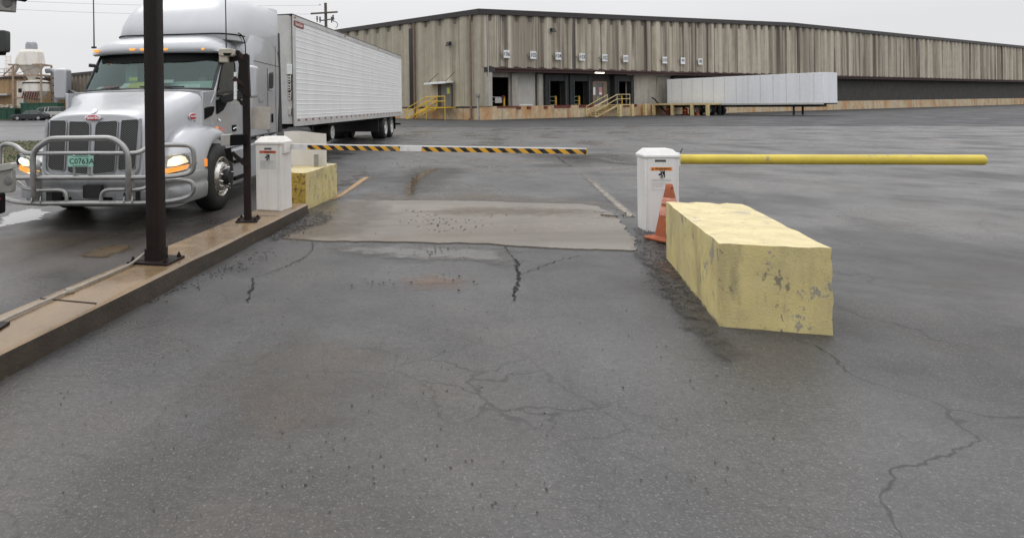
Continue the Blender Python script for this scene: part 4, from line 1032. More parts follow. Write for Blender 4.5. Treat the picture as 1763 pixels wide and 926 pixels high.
# interior
MB().box(XC-1.0,XC+1.0,1.62,1.70,.9,2.75).build('rear_partition', M['int'], tr)
MB().box(XC-1.02,XC+1.02,-.19,1.7,.88,.95).build('cab_floor', M['int'], tr)
rows = []
for y, z, in [(.22,1.78),(.34,1.815),(.62,1.84),(.80,1.80),(.82,1.45)]:
    rows.append([(XC+x*1.0, y-.10*(1-x*x), z+.0) for x in [-1+i/6 for i in range(13)]])
dashb = MB().grid(rows).build('dashboard', M['dash'], tr, smooth=50)
MB().loft([[(XC+.42+.40*math.cos(R(a)),.70-.2*math.sin(R(a))*.3,1.81+h*.1*math.sin(R(a))) for a in range(0,181,15)] for h in (1.0,1.0)][:1]+[[(XC+.42+.36*math.cos(R(a)),.85,1.81+.1*math.sin(R(a))) for a in range(0,181,15)]], False, True).build('instrument_hood', M['intlight'], dashb)
def lay(pxs, z, m_, nm):
    q = []
    for x, y in pxs:
        k, m2 = ray(x, y); Y = (z-HC)/m2 if abs(m2) > 1e-4 else 10
        q.append(None)
    return None
def paper(x0, x1, y0, y1, z, m_, tilt=.03):
    MB().loft([[(XC+x0,y0,z),(XC+x1,y0+.01,z),(XC+x1-.02,y1,z+tilt),(XC+x0+.03,y1,z+tilt)], [(XC+x0,y0,z+.004),(XC+x1,y0+.01,z+.004),(XC+x1-.02,y1,z+tilt+.004),(XC+x0+.03,y1,z+tilt+.004)]]).build('paper', m_, dashb, smooth=0)
paper(-.84,-.50,.34,.44,1.85,M['redpaper'],.055); paper(-.48,-.33,.26,.40,1.855,M['paper'],.09); paper(-.33,-.04,.20,.36,1.86,M['yelpaper'],.10); paper(.05,.2,.2,.34,1.86,M['paper'],.05)
paper(.12,.34,.46,.56,1.95,M['paper'],.05); paper(.48,.86,.30,.36,1.86,M['paper'],.05); paper(.22,.98,.52,.62,1.85,M['intlight'],.12); paper(-.98,-.84,.42,.5,1.85,M['paper'],.05)
MB().box(XC-.32,XC-.18,.30,.304,1.985,2.04).build('windscreen_sticker', M['limegreen'], tr)
for s_, m_ in ((-1,M['intlight']),(1,M['int'])):
    st_ = MB().prism(rrect(-.26,.26,1.25,1.95,.08,4), 1.18, 1.34, 'y').xf(Matrix.Translation((XC+s_*.58,0,0))).build('seat', m_, tr, bevel=.03)
    MB().prism(rrect(-.17,.17,1.96,2.22,.07,4), 1.17, 1.30, 'y').xf(Matrix.Translation((XC+s_*.58,0,0))).build('headrest', m_, st_, bevel=.03)
MB().box(XC-.72,XC-.50,.95,1.0,1.95,2.28).build('paper', M['intlight'], dashb)
MB().tube([(XC+.55+.2*math.cos(2*math.pi*i/20),.86+.11*math.sin(2*math.pi*i/20),1.70+.12*math.sin(2*math.pi*i/20)) for i in range(20)], .016, 6, True).build('steering_wheel', M['black'], dashb)
# doors, side glass, mirrors, trim
for s_ in (1,-1):
    X = lambda z, d=.0: XC+s_*(xin(z)+d)
    dp = [(.12,.93),(.12,1.62),(.30,1.78),(.52,2.09),(.74,2.36),(1.32,2.40),(1.40,2.34),(1.40,.93)]
    dr = MB().loft([[(X(z,-.01),y,z) for y, z in dp], [(X(z,.008),y,z) for y, z in dp]]).build('door', M['silver'], tr, smooth=30, bevel=.006)
    gp_ = [(.36,1.72),(.40,1.82),(.58,2.10),(.74,2.30),(1.28,2.34),(1.33,2.28),(1.33,1.78),(1.0,1.74)]
    wn = MB().loft([[(X(z,.002),y,z) for y, z in gp_], [(X(z,.012),y,z) for y, z in gp_]]).build('side_window', mat('dark_side_glass', (.035,.042,.042), .05, var=.4, scale=3) if s_ > 0 else M['carglass'], dr, smooth=0)
    MB().tube([(X(z,.012),y,z) for y, z in gp_], .012, 6, True).build('window_seal', M['gap'], wn)
    MB().loft([[(X(1.6,.0),y,z) for y, z in [(.34,1.66),(.36,1.44),(.62,1.50),(.98,1.72)]], [(X(1.6,.03),y,z) for y, z in [(.34,1.66),(.36,1.44),(.62,1.50),(.98,1.72)]]]).build('door_trim', M['gap'], dr, smooth=0)
    hd = MB().loft([[(X(1.2,.0),y,z) for y, z in rrect(1.1,1.33,1.13,1.24,.03,3)], [(X(1.2,.012),y,z) for y, z in rrect(1.1,1.33,1.13,1.24,.03,3)]]).build('door_handle', M['gap'], dr)
    MB().tube([(X(1.2,.012),1.13,1.17),(X(1.2,.03),1.17,1.19),(X(1.2,.03),1.28,1.19),(X(1.2,.012),1.31,1.17)], .012, 6).build('handle_grip', M['chrome'], hd)
    MB().loft([[(X(1.2,.0),y,z) for y, z in rrect(.33,.37,1.13,1.24,.012,3)], [(X(1.2,.03),y,z) for y, z in rrect(.33,.37,1.13,1.24,.012,3)]]).build('side_lamp', M['amberdim'], dr)
    MB().tube([(X(1.55,.01),.42,1.36),(X(1.55,.04),.44,1.33)], .014, 8).build('door_lock', M['chrome'], dr)
    if s_ > 0:
        MB().loft([[(X(1.2,.0),y,z) for y, z in [(.50,1.145),(.72,1.15),(.72,1.225),(.50,1.22)]], [(X(1.2,.011),y,z) for y, z in [(.50,1.145),(.72,1.15),(.72,1.225),(.50,1.22)]]]).build('door_sticker', M['pink'], dr, smooth=0)
    # mirrors
    if s_ > 0: p0, p1, yy = tf(425,113,.62), tf(443.5,168,.62), .62
    else: p0, p1, yy = tf(97,118,.55), tf(119.5,171,.55), .55
    xa, xb = min(p0.x,p1.x), max(p0.x,p1.x)
    mi = MB().prism([(x, z) for x, z in rrect(xa,xb,min(p0.z,p1.z),max(p0.z,p1.z),.055,5)], yy-.09, yy+.09, 'y').build('mirror', M['silver'], tr, bevel=.035, seg=3)
    MB().box(min(xa,xb)+.02,max(xa,xb)-.02,yy+.085,yy+.096,p1.z+.04,p0.z-.04).build('mirror_glass', M['chrome'], mi)
    xi = xa if s_ > 0 else xb
    MB().loft([[(xi-s_*.02,yy-.06,p1.z+.0),(xi-s_*.02,yy+.06,p1.z),(xi-s_*.02,yy+.06,p1.z+.16),(xi-s_*.02,yy-.06,p1.z+.16)], [(X(1.6,-.02),yy-.12,1.60),(X(1.6,-.02),yy+.08,1.60),(X(1.6,-.02),yy+.08,1.70),(X(1.6,-.02),yy-.12,1.70)]]).build('mirror_arm', M['black'], mi, bevel=.01)
    MB().tube([(X(2.2,.0),.62,2.26),(X(2.2,.09),.58,2.27)], .03, 8).build('upper_mirror_stub', M['black'], mi)
    # antenna
    pb = tf(162,77,.72) if s_ < 0 else tf(389.5,82,.80)
    an = MB().tube([(pb.x,pb.y,pb.z-.05),(pb.x,pb.y,pb.z),(pb.x+.0,pb.y,pb.z+.4),(pb.x-.004,pb.y,pb.z+1.35)], [.012,.012,.010,.008], 6).build('antenna', M['black'], tr)
    MB().box(pb.x-.035,pb.x+.03,pb.y-.03,pb.y+.03,pb.z-.06,pb.z-.03).build('antenna_base', M['black'], an)

XC = -.05
# sleeper and roof fairing
def plan_ring(z, yf, yr, w_, rad, n=6, wr=None, ryr=None):
    wr = wr or w_; rf = ryr or rad
    p = [(wr, yr), (wr+(w_-wr)*.5, (yr+yf+rf)/2)]
    p += [(w_-rad+rad*math.cos(R(a)), yf+rf-rf*math.sin(R(a))) for a in [90*i/n for i in range(n+1)]]
    full = p + [(-x, y) for x, y in reversed(p)]
    return [(XC+x, y, z) for x, y in full]
slp = MB().loft([plan_ring(.98,1.74,3.72,1.10,.08), plan_ring(1.02,1.72,3.74,1.17,.14), plan_ring(1.8,1.70,3.75,1.20,.22), plan_ring(2.38,1.64,3.75,1.20,.34), plan_ring(2.70,1.56,3.75,1.18,.42), plan_ring(2.86,1.66,3.75,1.17,.5)]).build('sleeper', M['silver'], tr, smooth=50)
fair = MB().loft([plan_ring(2.70,1.10,3.78,1.12,.34,wr=1.19,ryr=.55), plan_ring(2.80,1.06,3.78,1.12,.36,wr=1.19,ryr=.6), plan_ring(3.0,1.14,3.78,1.12,.38,wr=1.19,ryr=.65), plan_ring(3.2,1.26,3.78,1.10,.40,wr=1.19,ryr=.8), plan_ring(3.38,1.44,3.78,1.06,.44,wr=1.185,ryr=.95),
                  plan_ring(3.50,1.66,3.78,1.0,.5,wr=1.18,ryr=1.1), plan_ring(3.58,1.98,3.78,.93,.55,wr=1.17,ryr=1.1), plan_ring(3.615,2.35,3.78,.86,.6,wr=1.12,ryr=1.0), plan_ring(3.63,2.8,3.78,.7,.6,wr=1.0,ryr=.7)]).build('roof_fairing', M['silver'], tr, smooth=60)
rg = plan_ring(2.795,1.045,3.0,1.125,.36,ryr=.6)
MB().tube([(x,y,z-.004*0) for x, y, z in rg if y < 1.75], .011, 6).build('fairing_trim', M['gap'], fair)
for s_ in (1,-1):
    # rubber gap extender behind the sleeper
    MB().loft([[(XC+s_*1.19,3.76,1.0),(XC+s_*1.17,3.76,1.0),(XC+s_*1.17,4.05,1.0),(XC+s_*1.19,4.05,1.0)], [(XC+s_*1.19,3.76,3.1),(XC+s_*1.17,3.76,3.1),(XC+s_*1.17,3.92,3.1),(XC+s_*1.19,3.92,3.1)]]).build('side_extender', M['black'], tr, smooth=0)
    MB().loft([[(XC+s_*1.19,y,z) for y, z in rrect(2.92,3.27,1.905,2.215,.09,4)], [(XC+s_*1.208,y,z) for y, z in rrect(2.92,3.27,1.905,2.215,.09,4)]]).build('sleeper_window', M['carblack'], slp, smooth=0)
    MB().tube([(XC+s_*1.207,y,z) for y, z in rrect(2.89,3.30,1.875,2.245,.10,4)], .010, 6, True).build('window_frame', M['silver_lo'], slp)
    MB().tube([(XC+s_*1.203,2.86,1.05),(XC+s_*1.205,2.86,2.3)], .004, 4).build('hatch_seam', M['gap'], slp)
    MB().tube([(XC+s_*1.203,1.95,2.385),(XC+s_*1.203,3.74,2.385)], .005, 4).build('panel_seam', M['gap'], slp)
    MB().tube([(XC+s_*1.20,3.5,1.05),(XC+s_*1.20,3.5,2.8)], .004, 4).build('panel_seam', M['gap'], slp)
    MB().loft([[(XC+s_*1.19,y,z) for y, z in rrect(3.18,3.24,1.22,1.40,.02,3)], [(XC+s_*1.212,y,z) for y, z in rrect(3.18,3.24,1.22,1.40,.02,3)]]).build('hatch_handle', M['gap'], slp)
mw = Matrix.Translation((XC+1.206,2.38,1.66)) @ Matrix.Rotation(R(90),4,'Z') @ Matrix.Rotation(R(90),4,'X')
MB().text('Serra', .15, mw, .002, shear=.25, bold=.002).build('door_lettering', M['greyprint'], slp, smooth=0)
mw2 = Matrix.Translation((XC+1.206,2.40,1.50)) @ Matrix.Rotation(R(90),4,'Z') @ Matrix.Rotation(R(90),4,'X')
MB().box(XC+1.20,XC+1.206,2.32,2.46,1.49,1.52).box(XC+1.20,XC+1.206,2.94,3.2,1.10,1.13).box(XC+1.20,XC+1.206,2.94,3.24,1.055,1.08).build('small_lettering', M['greyprint'], slp, smooth=0)
MB().tube(smoothpath([(XC+1.12,1.30,2.82),(XC+1.13,1.5,2.80),(XC+1.15,1.62,2.66),(XC+1.12,1.70,2.45)]), .010, 6).build('roof_seam', M['gap'], cabo)

# chassis
MB().box(-.55,-.42,-1.3,7.4,.52,.80).box(.32,.45,-1.3,7.4,.52,.80).box(-.95,.85,-1.35,-.1,.55,.66).build('frame_rail', M['under'], tr)
MB().box(-.95,.85,-.08,.06,.40,.52).build('front_axle', M['under'], tr, bevel=.02)
MB().box(-.75,.65,-1.3,1.0,.66,1.2).build('engine_block', M['under'], tr)
for s_ in (1,-1):
    MB().prism([(.72,.26),(.68,.84),(1.5,.86),(3.7,.98),(3.7,.30),(3.5,.26)], XC+s_*1.02, XC+s_*1.17, 'x').build('side_skirt', M['silver_lo'], tr, bevel=.03)
    MB().box(XC+s_*1.18-.03,XC+s_*1.18+.03,.80,1.5,.34,.40).box(XC+s_*1.18-.03,XC+s_*1.18+.03,.80,1.5,.62,.67).build('step', M['gap'], tr)
    for y_ in (5.55,6.85):
        wheel('wheel', tr, XC+s_*1.22, y_, s_, 0, False, w_=.6)
MB().lathe([(0,.0),(.46,.0),(.5,-.04),(.5,-.09),(0,-.09)], 28, Matrix.Translation((XC,6.1,1.02))).build('fifth_wheel', M['under'], tr)
MB().box(-.9,.8,5.4,7.0,.44,.54).build('drive_axle', M['under'], tr)

# driver, seen dimly behind the windscreen
def skin_figure(name, joints, edges, m_, lvl=2):
    me = bpy.data.meshes.new(name); me.from_pydata([j[:3] for j in joints], edges, [])
    o = bpy.data.objects.new(name, me); COL.objects.link(o)
    o.modifiers.new('skin', 'SKIN'); me.skin_vertices[0].data[0].use_root = True
    for i, j in enumerate(joints): me.skin_vertices[0].data[i].radius = (j[3], j[4] if len(j) > 4 else j[3])
    ss = o.modifiers.new('sub', 'SUBSURF'); ss.levels = lvl; ss.render_levels = lvl
    me.materials.append(m_); return o
X0 = XC+.58
J = [(X0,1.05,1.22,.16,.13),(X0,1.06,1.50,.17,.12),(X0,1.06,1.72,.19,.11),(X0,1.05,1.84,.065),(X0,1.03,1.90,.058),(X0,1.02,1.985,.092,.10),(X0,1.02,2.07,.085,.095),
     (X0+.20,1.05,1.73,.065),(X0+.26,.98,1.50,.05),(X0+.20,.80,1.62,.038),(X0+.18,.74,1.66,.035),(X0-.20,1.05,1.73,.065),(X0-.25,.98,1.50,.05),(X0-.19,.80,1.62,.038),(X0-.17,.74,1.66,.035),
     (X0+.10,.95,1.18,.09),(X0+.12,.62,1.16,.07),(X0-.10,.95,1.18,.09),(X0-.12,.62,1.16,.07)]
Ed = [(0,1),(1,2),(2,3),(3,4),(4,5),(5,6),(2,7),(7,8),(8,9),(9,10),(2,11),(11,12),(12,13),(13,14),(0,15),(15,16),(0,17),(17,18)]
dv = skin_figure('person', J, Ed, M['skin'])
dv.matrix_world = Matrix.Translation(TO) @ Matrix.Rotation(-TA,4,'Z')
tag(dv, 'driver sitting at the wheel, seen dimly behind the truck windscreen', 'person')
bm = bmesh.new(); bmesh.ops.create_uvsphere(bm, u_segments=14, v_segments=8, radius=1)
me = bpy.data.meshes.new('hair')
for v in bm.verts: v.co = Vector((X0+v.co.x*.098, 1.045+v.co.y*.10, 2.085+max(v.co.z,-.3)*.085))
bm.to_mesh(me); bm.free(); me.materials.append(M['hair']); o = bpy.data.objects.new('hair', me); COL.objects.link(o); o.parent = dv
sh = MB()
for z, rx, ry in [(1.18,.20,.16),(1.4,.21,.165),(1.6,.235,.16),(1.74,.25,.14),(1.80,.18,.11),(1.83,.08,.08)]:
    pass
sh.loft([[(X0+rx*math.cos(2*math.pi*i/16),1.05+ry*math.sin(2*math.pi*i/16),z) for i in range(16)] for z, rx, ry in [(1.18,.20,.16),(1.4,.21,.165),(1.6,.235,.16),(1.74,.25,.14),(1.80,.18,.11),(1.83,.085,.08)]])
sh.build('shirt', M['shirt'], dv)

# ------------------------------------------------------------------ semi trailer
LT = 16.15; WT = 1.295
TB = math.atan2(.2696,.963)
tl = thing('semi_trailer', 'long white ribbed box trailer coupled behind the silver truck', 'trailer', (-1.534-WT*math.cos(TB), 17.18+WT*math.sin(TB), 0), -TB)
prof = [(0,1.20)]
zs = []
z = 1.30
while z < 3.85:
    for dz in (0,.115):
        prof += [(0,z+dz-.016),(.007,z+dz-.007),(.007,z+dz+.007),(0,z+dz+.016)]
    z += .30
prof += [(0,3.93)]
for s_ in (1,-1):
    b = MB().loft([[(s_*(WT-.004+x),.10,z) for x, z in prof], [(s_*(WT-.004+x),LT-.08,z) for x, z in prof]], False, False)
    sw = b.build('side_wall', M['trailer'], tl, smooth=0)
    for k in range(1,13):
        pass
MB().prism([(x,y) for x, y in [(-WT+.03,.25),(-WT+.05,.10),(-WT+.16,.0),(WT-.16,.0),(WT-.05,.10),(WT-.03,.25),(WT-.03,LT-.02),(-WT+.03,LT-.02)]], 1.06, 4.06, 'z').build('box_body', M['railalu'], tl, smooth=30)
MB().box(-WT-.004,WT+.004,.05,LT,4.05,4.105).build('roof', M['topcap'], tl, bevel=.02)
for s_ in (1,-1):
    MB().box(*sorted((s_*(WT-.01),s_*(WT+.012))),.09,LT-.02,3.93,4.06).build('top_rail', M['railalu'], tl)
    br = MB().box(*sorted((s_*(WT-.01),s_*(WT+.014))),.09,LT-.02,.985,1.205).build('bottom_rail', M['railalu'], tl)
    MB().box(*sorted((s_*(WT-.012),s_*(WT+.018))),.06,.26,1.0,4.06).build('front_post', M['railalu'], tl, bevel=.01)
    y = .35
    while y < LT-.4:
        MB().box(*sorted((s_*(WT+.01),s_*(WT+.017))),y,y+.155,1.125,1.178).build('red_reflector', M['tapered'], br, smooth=0)
        MB().box(*sorted((s_*(WT+.01),s_*(WT+.017))),y+.18,y+.36,1.125,1.178).build('white_reflector', M['tapewhite'], br, smooth=0)
        y += .62
    for y_ in (.2, 5.3, 10.6, LT-.12):
        MB().box(*sorted((s_*(WT+.008),s_*(WT+.04))),y_-.05,y_+.05,4.0,4.035).build('marker_lamp', mat('amber_marker_off', (.45,.14,.04), .4, var=.1), tl)
    MB().box(*sorted((s_*(WT+.005),s_*(WT+.03))),8.1,8.2,1.03,1.07).build('side_lamp', M['amberdim'], tl)
    # vented corner fittings on the nose
    cf = MB()
    for z0 in (1.3,1.72,1.98,2.2):
        cf.box(*sorted((s_*(WT-.14),s_*(WT-.05))),.0,.09,z0,z0+.20)
    cf.build('corner_fitting', M['alu'], tl, bevel=.006)
    cg = MB()
    for i in range(9):
        cg.box(*sorted((s_*(WT-.12),s_*(WT-.075))),-.004,.05,1.78+i*.075,1.815+i*.075)
    cg.build('fitting_hole', M['gap'], tl)
    MB().box(*sorted((s_*(WT-.16),s_*(WT-.02))),-.03,.06,2.42,2.70).build('nose_box', M['paper'] if s_ > 0 else M['gap'], tl, bevel=.01)
mwt = Matrix.Translation((WT+.016,.52,3.845)) @ Matrix.Rotation(R(90),4,'Z') @ Matrix.Rotation(R(90),4,'X')
lg = MB().prism(rrect(-.42,.42,-.075,.075,.02,3), -.004, .002, 'z').xf(mwt).build('maker_badge', mat('badge_dark_red', (.30,.035,.03), .5, var=.2), tl, smooth=0)
MB().text('Great Dane', .125, mwt @ Matrix.Translation((0,0,.004)), .001, shear=.25, bold=.002).build('badge_lettering', M['paper'], lg, smooth=0)
# underside
MB().box(-.55,-.45,.4,LT-.1,.86,1.06).box(.45,.55,.4,LT-.1,.86,1.06).build('frame_rail', M['under'], tl)
cb = MB()
y = .6
while y < LT: cb.box(-WT+.03,WT-.03,y-.03,y+.03,.97,1.06); y += .6
cb.build('cross_member', M['under'], tl)
for s_ in (1,-1):
    lgd = MB().box(s_*.85-.06,s_*.85+.06,2.75,2.87,.32,1.0).box(s_*.85-.14,s_*.85+.14,2.66,2.96,.28,.32).build('landing_gear', M['under'], tl, bevel=.008)
# spare wheel hung under the trailer
MB().lathe([(0,.0),(.20,.0),(.235,.006),(.26,-.02),(.27,-.06),(.27,-.40),(.25,-.43),(0,-.43)], 32, Matrix.Translation((.98,4.7,.62)) @ Matrix.Rotation(R(90),4,'Y')).build('spare_wheel', M['tyre'], tl, smooth=40)
sp_ = MB().lathe([(0,.012),(.19,.012),(.22,.008),(.232,.0),(0,.0)], 32, Matrix.Translation((.985,4.7,.62)) @ Matrix.Rotation(R(90),4,'Y')).build('spare_wheel_disc', M['rimwhite'], tl)
hh = MB()
for k in range(5):
    a = 2*math.pi*k/5; hh.lathe([(0,.004),(.022,.004),(.022,-.002),(0,-.002)], 8, Matrix.Translation((.999,4.7+.12*math.cos(a),.62+.12*math.sin(a))) @ Matrix.Rotation(R(90),4,'Y'))
hh.build('disc_hole', M['gap'], sp_)
MB().box(-1.0,.95,4.4,5.0,.86,.98).box(-.9,.85,4.62,4.78,.30,.86).build('spare_carrier', M['under'], tl)
for s_ in (1,-1):
    for y_ in (12.15,13.5):
        wheel('wheel', tl, s_*1.27, y_, s_, 0, False, w_=.62, m_=M['rimwhite'])
MB().box(-.95,.95,11.4,14.2,.48,.86).build('bogie', M['under'], tl)
MB().box(-1.1,1.1,11.3,11.42,.35,.9).build('bogie_front', M['under'], tl)
for s_ in (1,-1):
    MB().box(s_*.98-.3,s_*.98+.3,14.35,14.37,.35,1.0).build('mudflap', M['gap'], tl)
MB().box(-1.2,1.2,LT-.1,LT,.50,.60).box(-.7,-.6,LT-.1,LT-.02,.6,1.0).box(.6,.7,LT-.1,LT-.02,.6,1.0).build('rear_guard', M['under'], tl)
MB().box(-WT+.05,-.01,LT-.02,LT+.02,1.1,3.95).build('rear_door', M['trailer'], tl); MB().box(.01,WT-.05,LT-.02,LT+.02,1.1,3.95).build('rear_door', M['trailer'], tl)

# ------------------------------------------------------------------ warehouse with loading docks (local: x along the dock front, y inwards, z up)
AR = R(61); CB = Vector((12.49,59.08,0))
wh = thing('warehouse', 'large stained ribbed concrete warehouse with loading docks under a dark roof edge', 'warehouse', CB, R(90)-AR)
RD = Vector((math.sin(AR), math.cos(AR))); LD = Vector((-RD.y, RD.x))
def wpt(x, y, z=0): return Vector((*(CB.xy+RD*x+LD*y), z))
roofR = lambda t: 10.05+.030*min(t,55)
roofL = lambda t: 10.05+.0436*t
def ribbed(a, b, p, d, z0, ztop, axis, m_, name, ph=0, y0=0):
    us = []
    t = a
    pts = []
    k = 0; x = a
    while x < b:
        s_ = x
        for dx, o in [(0,0),(.30*p,0),(.42*p,d),(.46*p,d*1.04),(.80*p,d),(.92*p,0)]:
            if s_+dx < b: pts.append((s_+dx, o))
        x += p
    pts.append((b, 0))
    lo, hi = [], []
    for t, o in pts:
        if axis == 'x': lo.append((t,y0-o,z0)); hi.append((t,y0-o,ztop(t)))
        else: lo.append((y0-o,t,z0)); hi.append((y0-o,t,ztop(t)))
    return MB().grid([lo, hi]).build(name, m_, wh, smooth=0)
ribbed(.9,175,1.74,.24,5.0,roofR,'x',M['concrete'],'upper_wall')
ribbed(.7,75,2.45,.24,1.3,roofL,'y',M['concrete2'],'side_wall')
MB().box(-.16,.9,-.16,.7,1.3,10.06).build('corner_pier', M['concrete2'], wh, bevel=.02)
MB().box(.05,.75,-.20,-.12,5.0,10.0).build('corner_panel', M['concrete'], wh, bevel=.02)
# wall backing, roof deck
MB().box(0,175,.22,.32,5.0,9.6).box(.22,.32,.3,75,0,9.6).build('wall_core', M['darkwall'], wh, smooth=0)
MB().add([(0,0,10.0),(55,0,11.65),(175,0,11.65),(175,75,13.2),(0,75,13.2)], [(0,1,2,3,4)]).build('roof', M['coping'], wh, smooth=0)
c = MB()
for a, b in ((-.35,55),(55,175)):
    za, zb = roofR(max(a,0)), roofR(b)
    c.loft([[(a,-.38,za-.08),(a,.1,za-.08),(a,.1,za+.42),(a,-.38,za+.42)], [(b,-.38,zb-.08),(b,.1,zb-.08),(b,.1,zb+.42),(b,-.38,zb+.42)]])
c.loft([[(-.38,-.35,roofL(0)-.07),(.1,-.35,roofL(0)-.07),(.1,-.35,roofL(0)+.425),(-.38,-.35,roofL(0)+.425)], [(-.38,75,roofL(75)-.08),(.1,75,roofL(75)-.08),(.1,75,roofL(75)+.42),(-.38,75,roofL(75)+.42)]])
c.build('roof_edge', M['coping'], wh, smooth=0)
# dark plates under the roof edge; the notches' shade put into their colour
nm_ = mat('notch_shade_tone', (.17,.148,.12), .8, var=.3)
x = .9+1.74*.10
while x < 60: MB().box(x,x+.36,-.03,.0,roofR(x)-.62,roofR(x)-.05).build('notch_shade_patch', nm_, wh, smooth=0); x += 1.74
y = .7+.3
while y < 36: MB().box(-.03,.0,y,y+.4,roofL(y)-.65,roofL(y)-.05).build('notch_shade_patch', nm_, wh, smooth=0); y += 2.45
# concrete base
MB().box(-.12,175,-.05,.3,-.3,1.28).build('dock_base', M['base'], wh, bevel=.02)
MB().box(-.15,.0,.3,75,-.3,1.30).build('side_base', M['base'], wh, bevel=.02)
MB().box(-.155,-.148,.3,75,1.12,1.30).build('base_dark_band', M['darkwall'], wh, smooth=0)  # flat strip, darker than the base around it
# recessed dock front
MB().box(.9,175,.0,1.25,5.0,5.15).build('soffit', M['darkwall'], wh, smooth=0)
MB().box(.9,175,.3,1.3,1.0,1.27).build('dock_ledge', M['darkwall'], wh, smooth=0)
MB().box(.9,175,-.20,-.02,4.86,5.06).box(.9,175,-.02,.1,4.60,4.90).build('canopy_beam', M['redbeam'], wh, smooth=0)
MB().box(.45,1.35,-.17,1.2,1.3,4.86).build('dock_pier', M['dockwall'], wh, bevel=.02)
MB().box(.35,1.65,-.22,.1,4.55,5.0).build('pier_cap', M['darkwall'], wh)
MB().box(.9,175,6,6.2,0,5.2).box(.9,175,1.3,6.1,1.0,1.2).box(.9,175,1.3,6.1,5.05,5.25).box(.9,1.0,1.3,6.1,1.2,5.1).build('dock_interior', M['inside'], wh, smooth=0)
opens = [(2.05,4.72,4.15,'plain'),(5.70,8.36,4.40,'shutter'),(9.75,12.0,3.84,'seal'),(13.35,15.55,3.84,'seal'),(17.30,18.45,3.62,'man'),(20.40,22.55,3.88,'seal')]
for i in range(9): opens.append((31.0+i*3.45+(2 if i > 4 else 0), 33.3+i*3.45+(2 if i > 4 else 0), 3.85, 'shutter' if i % 3 == 1 else 'seal'))
x = 1.3
for a, b, zt, kd in opens:
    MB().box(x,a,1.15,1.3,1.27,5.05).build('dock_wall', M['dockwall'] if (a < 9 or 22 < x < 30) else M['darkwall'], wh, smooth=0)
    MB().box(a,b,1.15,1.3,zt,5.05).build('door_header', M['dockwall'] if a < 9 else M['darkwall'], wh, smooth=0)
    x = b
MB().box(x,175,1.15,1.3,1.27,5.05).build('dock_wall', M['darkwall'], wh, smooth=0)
MB().box(23.6,26.75,1.02,1.14,1.27,4.72).build('white_wall_panel', M['dockwall'], wh)
MB().box(27.9,30.6,1.02,1.14,1.27,4.4).build('white_wall_panel', M['dockwall'], wh)
for a, b in ((4.85,5.62),(8.5,9.2)):
    MB().box(a,b,.85,1.14,1.27,4.55).build('dock_column', M['dockwall'], wh, bevel=.02)
M['pad'] = mat('dock_seal_pad', (.05,.055,.058), .7, var=.3)
n_ = 0
for a, b, zt, kd in opens:
    if kd == 'shutter':
        rows = []
        z = 1.27
        while z < zt:
            rows += [[(a,1.22,z),(b,1.22,z)],[(a,1.19,z+.05),(b,1.19,z+.05)],[(a,1.22,z+.10),(b,1.22,z+.10)]]; z += .11
        sh_ = MB().grid(rows).build('roller_shutter', M['shutter'], wh, smooth=0)
        MB().box(a+.4,b-.4,1.16,1.20,1.30,1.42).build('shutter_label', M['poster'], sh_)
    if kd == 'seal':
        dk = MB().box(a-.62,a-.02,.55,1.14,1.1,4.5).box(b+.02,b+.5,.55,1.14,1.1,4.5).box(a-.02,b+.02,.6,1.14,zt-.05,4.52).build('dock_seal', M['seal'], wh, bevel=.03)
        for xa in (a-.12, b): MB().box(xa,xa+.12,.50,.56,1.3,zt).build('seal_pad', M['pad'], dk)
    if kd in ('plain','seal'):
        MB().box(a-.05,b+.05,-.12,1.2,1.02 if kd == 'seal' else 1.14,1.29).build('dock_leveler', M['redlip'], wh, bevel=.01)
        gb = MB()
        for z in (1.75,2.2) + ((1.36,) if kd == 'seal' else ()): gb.tube([(a+.02,1.7,z),(b-.35,1.7,z)], .035, 6)
        gb.build('dock_barrier', M['railalu'], wh)
        if a < 30:
            t = thing('bollard', ['yellow bollard inside the open dock door under sign 106','yellow bollard inside the dock door under sign 104','yellow bollard inside the dock door under sign 103','yellow bollard inside the dock door under sign 101'][n_], 'bollard', wpt(b-.25,1.62,1.2), R(90)-AR, 'yellow bollards inside the dock doors'); n_ += 1
            MB().lathe([(0,1.08),(.06,1.07),(.10,1.03),(.11,.98),(.11,0)], 14).build('pipe', M['yellowrail'], t)
            if kd == 'plain': pass
o_ = opens[0]
MB().box(3.25,4.1,1.55,1.6,1.6,2.15).build('hanging_board', M['railalu'], wh)
MB().box(4.1,4.45,1.5,1.62,2.05,2.35).build('red_box', M['redlip'], wh)
for x in (4.55,5.9,8.2):
    MB().box(x,x+.5,-.14,.0,.98,1.24).build('dock_bumper', M['redlip'], wh, bevel=.02)
# personnel door bay
MB().box(16.82,17.25,1.05,1.14,1.27,3.85).box(18.5,19.1,1.05,1.14,1.27,3.85).box(17.25,18.5,1.05,1.14,3.64,3.85).build('door_surround', mat('brown_surround', (.22,.17,.125), .7, var=.2), wh)
dr = MB().box(17.3,18.45,1.10,1.16,1.28,3.63).build('steel_door', M['doorgrey'], wh)
MB().box(17.82,18.36,1.085,1.098,2.35,3.2).build('door_notice', M['pink'], dr, smooth=0)
MB().box(17.9,18.28,1.08,1.086,2.4,2.62).build('notice_text', M['poster'], dr, smooth=0)
MB().lathe([(.12,0),(.20,0),(.20,.01),(.12,.01)], 20, Matrix.Translation((17.72,1.09,1.95)) @ Matrix.Rotation(R(90),4,'X')).build('round_sign', M['limegreen'], dr, smooth=0)
MB().box(16.86,17.2,1.03,1.05,2.35,3.2).build('wall_notice', M['poster'], wh, smooth=0)
MB().box(15.9,17.35,-.02,.06,4.66,4.75).build('strip_lamp', M['lampon'], wh)
